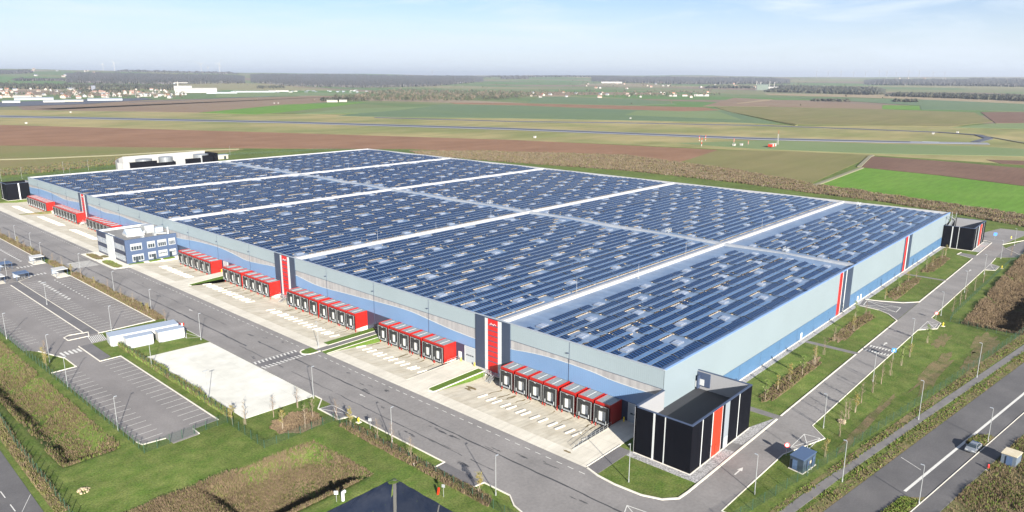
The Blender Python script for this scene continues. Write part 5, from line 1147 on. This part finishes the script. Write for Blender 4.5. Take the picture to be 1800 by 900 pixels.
fl('dark_field','plough_dark',(1733,281),(1800,283),(2000,292),(2000,297),(1800,290),(1760,288))
fl('airfield_lawn','field_light',(1190,252),(1340,247),(1700,257),(1800,262),(1800,275),(1530,270),(1330,262))
fl('mauve_field','field_mauve',(60,192),(103,193),(200,178),(500,170),(640,168),(590,178),(350,198),(240,196))
fl('bright_field','field_bright',(350,198.5),(500,184),(644,179.5),(590,187),(500,197),(450,201))
fl('green_field','field_green',(592,204),(640,198),(778,183.5),(950,186),(1100,191),(1270,194),(1372,218),(1270,215),(900,208),(694,206))
fl('light_field','field_light',(1098,202.5),(1120,194.8),(1262,196),(1305,211))
fl('light_field','field_light',(520,201),(600,192),(760,187),(700,194),(640,199))
fl('ploughed_field','plough',(790,180.5),(900,181.5),(1140,187),(1240,189),(1265,194),(1200,196),(1050,191),(900,185),(800,182.6))
fl('green_field','field_green',(925,181),(950,170),(1130,175),(1190,183),(1100,185.5))
fl('olive_field','field_olive',(1255,188),(1350,188),(1540,192),(1712,198),(1745,214),(1670,223),(1400,219),(1290,199))
fl('mauve_field','field_mauve',(1290,172),(1350,175),(1550,185),(1552,192.5),(1350,187.5),(1235,187))
fl('light_field','field_bright',(1552,185),(1616,186),(1617,193),(1550,191.5))
fl('green_field','field_green',(1400,172),(1650,176),(1800,180),(2000,185),(2000,199),(1800,196),(1620,193),(1617,186))
fl('dark_field','plough_dark',(1724,197.5),(1800,197.5),(2000,200),(2000,222),(1800,216.5),(1750,217))
fl('light_field','field_light',(1675,224.5),(1750,217.5),(1800,217),(2000,223),(2000,238),(1800,227))
fl('tan_field','field_tan',(1330,160),(1470,160),(1590,167),(1800,179),(1900,183),(1800,183),(1590,174),(1350,167))
fl('tan_strip','field_tan',(1294,183),(1298,181.5),(1346,175.2),(1357,175),(1352,177))
fl('mauve_field','field_mauve',(900,163),(1050,160),(1200,162),(1150,166),(960,168))
fl('light_field','field_light',(380,163),(640,163),(700,160),(720,163),(560,168),(380,171))
fl('airfield_apron','runway',(-150,184),(0,180),(150,175),(255,172.5),(270,175),(150,183),(0,188),(-150,194))
fl('runway','runway_pale',(-300,195),(0,203.4),(500,213.9),(900,225.7),(1330,242.8),(1600,249.3),(1735,252),(1740,254.6),(1600,252.6),(1330,246.4),(900,229.0),(500,217.0),(0,206.6),(-300,199))
fl('runway','runway',(-300,196.5),(0,204.2),(500,214.5),(900,226.2),(1330,243.6),(1600,249.8),(1600,251.5),(1330,245.6),(900,228.2),(500,216.5),(0,206),(-300,197.8))
b=MB(); 
def tway(pts,wd,m_='runway',name='taxiway'):
    b=MB(); ribbon(b,[G(*q) for q in pts],wd,0,FZ[0]+.03); FZ[0]+=.02; tag(b.build(name,m_),kind='structure')
tway([(660,207),(900,214),(1100,216.5),(1350,221.5),(1500,227),(1650,233),(1720,238),(1738,244),(1715,250)],9)
tway([(230,180),(330,176),(430,171),(520,168),(640,164)],14); tway([(1738,241),(1800,252),(1900,268)],4,'track_earth','field_track'); tway([(1510,294),(1529,276),(1534,274)],3,'track_earth','field_track'); tway([(1430,328),(1515,296)],3,'track_earth','field_track')
tway([(-50,283),(60,280),(200,274),(330,266),(420,263)],1.6,'track_earth','farm_road'); tway([(1290,198),(1400,221)],4,'field_olive','field_track')
for i,P in enumerate([[(1620,250.2),(1650,251.2)]]): tway(P,3,'metal_roof','runway_marking')
# airfield equipment
def gp(px,py): x,y=G(px,py); return x,y
x,y=gp(1357,259); o=empty('localiser_cabin',(x,y,0),'red and white banded airfield cabin beside the lattice mast','cabin')
for k in range(4): MB().box(-6+k*3,-3+k*3,-2,2,1.0,3.8).build('wall_band','red_orange' if k%2==0 else 'house_white',o)
MB().box(-6.2,6.2,-2.2,2.2,3.8,4.0).build('roof','house_white',o); MB().box(-.6,.6,-.6,.6,0,1).build('base','galv',o)
x,y=gp(1367,254.5); o=empty('lattice_mast',(x,y,0),'white lattice mast rising beside the red and white airfield cabin','mast'); b=MB()
for a in range(3):
    t=2.094*a; b.cyl((1.0*math.cos(t),1.0*math.sin(t),0),(.5*math.cos(t),.5*math.sin(t),12),.12,n=4)
    for k in range(8): t2=2.094*(a+1); r0=1-.5*k/8; r1=1-.5*(k+1)/8; b.cyl((r0*math.cos(t),r0*math.sin(t),k*1.5),(r1*math.cos(t2),r1*math.sin(t2),(k+1)*1.5),.07,n=3)
b.build('mast_frame','house_white',o); MB().cyl((0,0,12),(0,0,17),.12,n=4).build('aerial','red_orange',o)
for i,(px,py,h) in enumerate([(1233,257,9),(1229,248,6),(1240,247,6),(1290,251,5),(1315,254,4)]):
    x,y=gp(px,py); o=empty('aerial_mast',(x,y,0),ORD[i]+' red and white striped aerial from the left beside the runway','mast','striped aerials beside the runway')
    for k in range(4): MB().cyl((0,0,h*k/4),(0,0,h*(k+1)/4),.35,n=6).build('mast_band','red_orange' if k%2 else 'house_white',o)
for i,(px,py) in enumerate([(1290,256.5),(1303,256),(46,217.5),(124,198),(940,242.5),(1640,236),(1683,234),(1108,209),(482,182),(489,182)]):
    x,y=gp(px,py); o=MB().box(x-1.4,x+1.4,y-1.2,y+1.2,0,2.0).prism([(x-1.6,y-1.4),(x+1.6,y-1.4),(x+1.6,y+1.4),(x-1.6,y+1.4)],2.0,2.3).build('equipment_cabinet','house_white'); tag(o,'tiny white equipment cabinet on the airfield grass','cabinet','white cabinets scattered over the airfield')
# ------------------------------------------------------------------ buildings far away
def tz(x,y): return float(terrain(x,y))
HP={}
def house(x,y,kind,label,group,rz,sc=1.,wall='house_wall',roofm='tile_brown',cat='house',L=12,Wd=8.5,h=4.2,rise=3.2):
    key=(kind)
    if key not in HP:
        o=empty('house',(0,0,0),label,cat,group); MB().box(-L/2,L/2,-Wd/2,Wd/2,-3,h).build('wall',wall,o)
        b=MB(); e=.5
        b.face([(-L/2-e,-Wd/2-e,h-.2),(L/2+e,-Wd/2-e,h-.2),(L/2+e,0,h+rise),(-L/2-e,0,h+rise)]); b.face([(L/2+e,Wd/2+e,h-.2),(-L/2-e,Wd/2+e,h-.2),(-L/2-e,0,h+rise),(L/2+e,0,h+rise)])
        b.face([(-L/2,-Wd/2,h-.05),(-L/2,0,h+rise-.1),(-L/2,Wd/2,h-.05)],1); b.face([(L/2,-Wd/2,h-.05),(L/2,Wd/2,h-.05),(L/2,0,h+rise-.1)],1); rf=b.build('roof',[roofm,wall],o)
        MB().box(L*.25,L*.25+.8,-.4,.4,h+rise-.8,h+rise+1).build('chimney',roofm,rf)
        HP[key]=o
    else: o=copy_tree(HP[key])
    o.location=(x,y,tz(x,y)); o.rotation_euler=(0,0,rz); o.scale=(sc,sc,sc); tag(o,label,cat,group); return o
KT=[('rb','house_wall','tile_red','small pale house with red tiled roof'),('bb','house_wall','tile_brown','small pale house with brown tiled roof'),('ws','house_white','slate','small white house with slate roof'),('wb','house_white','tile_brown','small white house with brown roof')]
q=random.Random(11)
def village(n,xs_,ys_,where,group,sc=1.0):
    for i in range(n):
        px=q.uniform(*xs_); py=q.uniform(ys_[0],ys_[1]); k=q.choice(KT); x,y=G(px,py)
        house(x,y,k[0],k[3]+' in '+where,group,q.uniform(0,3.14),sc*q.uniform(.85,1.25),k[1],k[2])
village(84,(-10,305),(160,173),'the distant town at the left','houses of the distant town at the left',1.15)
village(26,(930,1250),(163,172),'the village beyond the green fields','houses of the village beyond the green fields',1.0)
village(22,(1010,1400),(151,158),'the farther village at centre right','houses of the farther village at centre right',1.3)
village(12,(0,200),(144,150),'the hamlet on the left hillside','houses of the hamlet on the left hillside',1.6)
village(12,(1555,1685),(149,152.5),'the far hamlet at the right','houses of the far hamlet at the right',1.5)
def shedb(px,py,L,Wd,h,label,wall='house_white',roofm='metal_roof',rz=None,name='industrial_shed'):
    x,y=G(px,py); ang=math.atan2(y-CAM[1],x-CAM[0])+math.pi/2 if rz is None else rz
    o=empty(name,(x,y,tz(x,y)),label,'building',rz=ang); MB().box(-L/2,L/2,-Wd/2,Wd/2,-2,h).build('wall',wall,o)
    b=MB(); b.face([(-L/2-.5,-Wd/2-.5,h),(L/2+.5,-Wd/2-.5,h),(L/2+.5,0,h+Wd*.09),(-L/2-.5,0,h+Wd*.09)]); b.face([(L/2+.5,Wd/2+.5,h),(-L/2-.5,Wd/2+.5,h),(-L/2-.5,0,h+Wd*.09),(L/2+.5,0,h+Wd*.09)]); b.build('roof',roofm,o)
    n=max(2,int(L/14)); 
    for k in range(min(n,8)): a=-L/2+L*(k+.5)/n; MB().box(a-2.4,a+2.4,-Wd/2-.12,-Wd/2,0,min(4.5,h*.7)).build('door','slate',o)
    return o
for i,(px,py,L,Wd,h,l,wl,rf) in enumerate([(95,180,50,20,5,'long white hangar beside the apron, second from the left','house_white','metal_roof'),(20,181,40,18,5,'white hangar beside the apron at the left picture edge','house_white','metal_roof'),(130,179,46,18,5,'pale hangar with a dark front beside the apron','house_wall','metal_roof'),(40,171,110,24,5,'very long cream building at the near edge of the town','house_wall','house_wall'),(60,175.5,100,34,5,'broad grey roofed workshop behind the hangars','metal_roof','metal_roof'),(185,177,90,30,5,'broad grey roofed workshop right of the hangars','metal_roof','metal_roof'),(252,169.5,50,22,8,'white shed between the town and the taxiway','house_white','metal_roof'),(290,169,46,18,6,'small white shed right of the lone shed by the taxiway','house_white','metal_roof'),(313,167,60,22,6,'low white shed below the tower crane','house_white','metal_roof'),
    (345,163,170,40,17,'large white factory block right of the tower crane','house_white','house_white'),(322,160,80,40,18,'large white block under the tower crane','house_white','house_white'),(390,164.5,120,22,5,'low glassy shed right of the white factory','metal_roof','metal_roof'),(450,162.5,170,22,5,'long low pale shed in the middle of the airfield edge','metal_roof','house_white'),(490,161.5,90,20,5,'low white shed at the right end of the airfield row','house_white','house_white'),
    (584,179.5,30,14,5,'white barn with a pale roof, left of its twin beside the grove','house_wall','house_white'),(603,179,22,14,5,'white barn with a pale roof, right of its twin beside the grove','house_wall','house_white'),(1183,169.5,30,12,6,'small white barn at the left of the barn row beyond the village','house_white','house_white'),(1233,169.2,58,14,7,'long white barn at the right end of the village','house_white','house_white'),(1204,169.3,20,12,6,'short red roofed barn between two white barns','house_white','tile_red'),
    (1340,160,62,50,30,'tall grey green grain store right of the far village','store_green','store_green'),(1358,159.5,60,40,14,'white plant building beside the grain store','house_white','house_white'),(1075,152,170,40,10,'long white shed row before the far village','house_white','house_white'),(930,142.5,130,60,14,'far white farm on the hill at centre','house_white','house_white'),(165,162.2,16,12,26,'grey church tower with a pointed roof in the town','slate','slate')]):
    shedb(px,py,L,Wd,h,l,wl,rf)
q2=random.Random(5)
for i in range(46):
    px=q2.uniform(500,650) if i<30 else q2.uniform(330,520); py=q2.uniform(158.5,162.5) if i<30 else q2.uniform(160.5,163); x,y=G(px,py)
    L=q2.uniform(8,18); o=empty('parked_trailer',(x,y,0),'small white trailer parked in the distant airfield storage yard','trailer','white trailers stored beyond the airfield',rz=q2.uniform(-.3,.3)+2.3); MB().box(-L/2,L/2,-2,2,.8,q2.uniform(3,4.5)).build('trailer_box',q2.choice(['house_white','metal_roof','slate']),o); MB().box(-L/3,L/3,-1.6,1.6,0,.8).build('chassis','slate',o)
# tower crane
x,y=G(314,166); o=empty('tower_crane',(x,y,0),'pale tower crane standing over the white factory beyond the airfield','crane'); 
MB().box(-1.6,1.6,-1.6,1.6,0,46).build('mast','house_white',o); ja=YW+math.pi/2
b=MB(); b.box(-16,46,-1.2,1.2,44,46.6,rot=-1.0,org=(0,0)); b.build('jib','house_white',o); b=MB(); b.box(-17,-10,-1.6,1.6,40,44,rot=-1.0,org=(0,0)); b.build('counterweight','metal_roof',o); MB().cyl((0,0,46),(0,0,52),1.4,.3,n=4).build('apex','house_white',o)
for i,px in enumerate([1329,1336,1352,1360]):
    x,y=G(px,160); o=MB().cyl((x,y,0),(x,y,56-6*(i%2)),2.2,1.6,n=8).build('chimney_stack','house_white'); tag(o,ORD[i]+' thin pale stack from the left at the grain store','chimney','stacks at the grain store')
# wind turbines along the horizon
def turbine(px,dist,h,label,rot):
    x,y=AR(px,dist); z=tz(x,y); o=empty('wind_turbine',(x,y,z-8),label,'wind turbine','wind turbines on the horizon'); MB().cyl((0,0,0),(0,0,h),h*.025,h*.014,n=8).build('tower','house_white',o)
    c=Vector((0,0,h)); ax=Vector((CAM[0]-x,CAM[1]-y,0)).normalized(); sd_=Vector((-ax.y,ax.x,0)); c=c+ax*4
    MB().box(-4,4,-4,4,h-3,h+3).build('nacelle','house_white',o)
    for k in range(3):
        a=rot+2.094*k; d_=sd_*math.cos(a)+Vector((0,0,1))*math.sin(a); MB().cyl(c,c+d_*h*.55,h*.02,h*.004,n=4).build('blade','house_white',o)
for i,(px,dist,h) in enumerate([(203,9000,95),(183,10000,80),(355,9500,110),(367,11000,75),(387,9500,120),(760,14000,95),(1435,12000,105),(1455,12600,95),(1478,12500,105),(1500,13000,90),(1521,13000,95),(1545,12800,105),(1558,12000,110),(1575,13500,95),(1597,12500,110),(1615,12600,110),(1640,13500,95),(1660,14000,90)]): turbine(px,dist,h,ORD[i]+' white wind turbine from the left on the horizon',i*1.3)
x,y=G(1388,152); o=MB().cyl((x,y,0),(x,y,30),2,1,n=5).build('water_tower','house_wall'); tag(o,'pale water tower in the wooded belt at the right','tower')
# ------------------------------------------------------------------ woods
mat('wood_mass',(.078,.070,.052),.95,spec=.05,col2=(.045,.055,.035),scale=.018,detail=8,extra=noise2(.12,.65,1.3)); mat('wood_far',(.085,.078,.080),.95,spec=.05,col2=(.055,.060,.055),scale=.008,detail=8,extra=noise2(.05,.7,1.25))
def wood(label,near,far,h,m='wood_mass',nu=None,nv=None,rag=.6,seed=0):
    "near / far: lists of (px, distance) seen from the photograph's viewpoint, giving the wood's plan outline"
    W_=abs(near[-1][0]-near[0][0]); nu=nu or int(max(30,min(420,W_*.9))); 
    def interp(L,t):
        px=L[0][0]+(L[-1][0]-L[0][0])*t; xs_=[a for a,_ in L]; return px,float(np.interp(px,xs_,[b_ for _,b_ in L]))
    dmean=(near[0][1]+far[0][1])/2; nv=nv or 14; V=[];Fc=[]; r=np.random.default_rng(seed)
    grid=[]
    for i in range(nu+1):
        t=i/nu; p0,d0=interp(near,t); p1,d1=interp(far,t); colv=[]
        d0*=1+.02*(r.random()-.5)*2
        taper=min(1,min(t,1-t)*12+.15)
        for j in range(nv+1):
            s_=j/nv; px=p0+(p1-p0)*s_; dd=d0+(d1-d0)*s_; x,y=AR(px,dd); z=tz(x,y)
            hh=h*(.5+rag*1.1*r.random()**1.5+.35*math.sin(i*.31+seed)*math.sin(i*.083+j))*taper*(1 if 0<j<nv else .8)
            colv.append((x+r.uniform(-3,3),y+r.uniform(-3,3),z+hh)); 
        x,y=AR(p0,d0); colv=[(x,y,tz(x,y)-2)]+colv; grid.append(colv)
    m_=len(grid[0]); V=[v for c_ in grid for v in c_]
    Fc=[(i*m_+j,(i+1)*m_+j,(i+1)*m_+j+1,i*m_+j+1) for i in range(nu) for j in range(m_-1)]
    o=npmesh('woodland',V,Fc,m); return tag(o,label,None,None,'stuff')
wood('wooded hill band beyond the town at the left',[(115,5200),(200,5000),(300,4900),(430,5300)],[(115,7500),(430,7600)],15,'wood_far',seed=1,nv=26)
wood('dark wood with a straight near edge at left centre',[(440,5600),(500,4800),(640,4500),(760,5000),(850,6500)],[(440,8500),(850,9200)],15,'wood_far',seed=2,nv=26)
wood('wood on the left horizon hill',[(-40,7000),(60,7600)],[(-40,8600),(60,8600)],15,'wood_far',seed=3)
wood('thin wood strip on the centre horizon',[(850,8500),(1040,8800),(1100,7800)],[(850,9900),(1100,9900)],14,'wood_far',seed=4)
wood('wood belt on the horizon right of centre',[(1040,7000),(1180,6200),(1390,6600)],[(1040,8800),(1390,8600)],15,'wood_far',seed=5,nv=20)
wood('broad wood above the fields at right',[(1345,4100),(1440,3900),(1530,3700),(1560,3900)],[(1345,5600),(1560,5000)],14,'wood_mass',seed=6,nv=20)
wood('wood band at the right behind the tan field',[(1560,3500),(1660,3300),(1800,3000),(1900,2900)],[(1560,3900),(1900,3700)],11,'wood_mass',seed=7,nv=16)
wood('long wood on the right horizon',[(1520,6300),(1700,6000),(1900,5800)],[(1520,8600),(1900,8600)],15,'wood_far',seed=8,nv=22)
wood('low trees behind the town',[(-30,4300),(150,4200),(330,4000)],[(-30,4700),(330,4500)],13,'wood_mass',seed=9,nv=8)
for i,(a,b_,d_,h_) in enumerate([(1000,1090,9500,12),(1240,1330,4900,12),(1575,1620,2650,7),(560,640,2300,8),(880,930,7800,14),(700,745,6200,12),(130,230,3650,11),(1430,1500,2600,5),(450,500,4300,9),(1700,1800,8600,18),(200,420,8700,18),(20,120,5600,12)]):
    wood(ORD[i]+' small copse among the far fields',[(a,d_),(b_,d_*1.01)],[(a,d_*1.06),(b_,d_*1.07)],h_,'wood_mass' if d_<5000 else 'wood_far',seed=20+i,nv=5)
# bare trees of the grove: real small crowns made of twig clumps
def crownmass(name,label,pts,hrange,mats,per=46,seed=0,kind='stuff'):
    r=np.random.default_rng(seed); V=[];n=len(pts); T=[]
    P=np.array(pts); z=terrain(P[:,0],P[:,1]); hh=r.uniform(*hrange,n); rad=hh*r.uniform(.22,.34,n)
    c=r.normal(0,1,(n,per,3)); c/=np.linalg.norm(c,axis=2,keepdims=True); c*=r.random((n,per,1))**.45
    cx=P[:,0,None]+c[...,0]*rad[:,None]; cy=P[:,1,None]+c[...,1]*rad[:,None]; cz=z[:,None]+hh[:,None]*(.62+.38*c[...,2])
    s_=(rad[:,None]*r.uniform(.14,.30,(n,per)))
    u=r.normal(0,1,(n,per,3)); u/=np.linalg.norm(u,axis=2,keepdims=True); w_=np.cross(u,r.normal(0,1,(n,per,3))); w_/=np.linalg.norm(w_,axis=2,keepdims=True)
    ctr=np.stack([cx,cy,cz],-1); u=u*s_[...,None]*1.5; w_=w_*s_[...,None]
    V=np.stack([ctr-u-w_*.4,ctr+u*.3-w_,ctr+u+w_*.4,ctr-u*.3+w_],2).reshape(-1,3)
    Fq=np.arange(len(V)).reshape(-1,4); mi=np.repeat(r.choice(len(mats),n),per)
    # trunks
    tb=0.25; k=len(V); tv=[];tf=[]
    for i in range(n):
        x,y,zz=P[i,0],P[i,1],z[i]; t=tb*hh[i]/15
        tv+=[(x-t,y,zz-1),(x+t,y+t,zz-1),(x+t*.5,y,zz+hh[i]*.7),(x-t*.5,y,zz+hh[i]*.7)]; tf.append((k+4*i,k+4*i+1,k+4*i+2,k+4*i+3))
    o=npmesh(name,np.concatenate([V,np.array(tv)]),np.concatenate([Fq,np.array(tf)]),mats,mi=np.concatenate([mi,np.zeros(n,int)])); return tag(o,label,None,None,kind)
r_=random.Random(4)
def inpoly(P,x,y):
    c=False; j=len(P)-1
    for i in range(len(P)):
        if (P[i][1]>y)!=(P[j][1]>y) and x<(P[j][0]-P[i][0])*(y-P[i][1])/(P[j][1]-P[i][1])+P[i][0]: c=not c
        j=i
    return c
GP=[(586,174),(640,168),(665,163),(700,160.5),(900,163.5),(948,167),(930,172),(880,176),(780,179),(700,178.5),(640,177.5)]; pts=[]
while len(pts)<1500:
    x=r_.uniform(580,950); y=r_.uniform(160,180)
    if inpoly(GP,x,y): pts.append(G(x,y))
crownmass('bare_grove','bare winter grove standing beyond the green field left of centre',pts,(9,17),['leaf_bare','wood_mass','leaf_dark'],seed=5)
TPm={}
def fartree(x,y,h,kind,label,group):
    if kind not in TPm:
        o=empty('distant_tree',(0,0,0),label,'tree',group); m_={'d':'leaf_dark','b':'leaf_bare','g':'leaf_green'}[kind]
        r=random.Random(ord(kind)); b=MB()
        for k in range(70):
            v=Vector((r.gauss(0,1),r.gauss(0,1),r.gauss(0,1))).normalized()*r.random()**.4; c=Vector((v.x*.32,v.y*.32,.6+v.z*.38)); u=Vector((r.gauss(0,1),r.gauss(0,1),r.gauss(0,1))).normalized()*.12; w_=u.cross(Vector((r.gauss(0,1),r.gauss(0,1),r.gauss(0,1)))).normalized()*.09; b.face([c-u,c-w_,c+u,c+w_])
        b.build('crown',m_,o); MB().cyl((0,0,-.1),(0,0,.6),.035,.02,n=5).build('trunk','bark',o); TPm[kind]=o
    else: o=copy_tree(TPm[kind])
    o.location=(x,y,tz(x,y)); o.scale=(h,h,h); o.rotation_euler=(0,0,x%6.28); tag(o,label,'tree',group)
KN={'d':'dark evergreen tree','b':'bare brown tree','g':'green tree'}
def trees(n,xr,yr,where,hr=(8,15),ks='ddbbb',rr=random.Random(8)):
    for i in range(n):
        k=rr.choice(ks); x,y=G(rr.uniform(*xr),rr.uniform(*yr)); fartree(x,y,rr.uniform(*hr),k,KN[k]+' among the houses of '+where,'trees among the houses of '+where)
trees(60,(-10,320),(159,173),'the distant town',(8,16)); trees(52,(925,1260),(161,171.5),'the village beyond the green fields',(8,15)); trees(30,(1000,1410),(150,157),'the farther village',(9,18))
for i,(px,py,h,k) in enumerate([(1487,171.5,13,'b'),(1407,186.5,5,'d'),(1551,174,7,'d'),(450,177,9,'b'),(553,178,8,'b'),(1180,182,6,'b'),(1110,184,6,'d')]): 
    x,y=G(px,py); fartree(x,y,h,k,ORD[i]+' lone '+KN[k]+' standing out in the distant fields','lone trees in the fields')
def scatter(n,xr,yr,seed,keep=.55):
    r=random.Random(seed); P=[]
    while len(P)<n:
        a,c=r.uniform(*xr),r.uniform(*yr)
        if float(vnoise(np.array([a/26.]),np.array([c*.6]),seed)[0])>keep-.25*r.random(): P.append(G(a,c))
    return P
crownmass('town_trees','bare and dark trees massed between the houses of the distant town',scatter(420,(-20,330),(155,173),3),(7,15),['leaf_bare','wood_mass','leaf_dark'],per=30,seed=6)
crownmass('village_trees','bare and dark trees massed around the village beyond the green fields',scatter(330,(905,1265),(161.5,171),4),(7,14),['leaf_bare','wood_mass','leaf_dark'],per=30,seed=7)
crownmass('far_trees','tree belts around the farther village and plant',scatter(260,(1000,1420),(149,157),5),(9,16),['leaf_bare','wood_mass','leaf_dark'],per=24,seed=8)
crownmass('field_trees','scattered bushes and hedgerow trees in the far fields',scatter(240,(380,1800),(146,158),6,.62),(8,16),['leaf_bare','wood_mass','leaf_dark'],per=24,seed=9)
# ------------------------------------------------------------------ haze
hm=bpy.data.materials.new('haze'); hm.use_nodes=True; hn=hm.node_tree.nodes; hl=hm.node_tree.links; hn.remove(hn['Principled BSDF'])
pv=hn.new('ShaderNodeVolumePrincipled'); pv.inputs['Color'].default_value=(.80,.88,1,1); pv.inputs['Density'].default_value=6.5e-5; pv.inputs['Anisotropy'].default_value=.35; hl.new(pv.outputs[0],hn['Material Output'].inputs['Volume'])
MATS['haze']=hm
o=MB().box(-36500,36500,-36500,36500,-75,300).build('haze','haze'); tag(o,'thin pale blue haze over the far fields',None,None,'stuff')
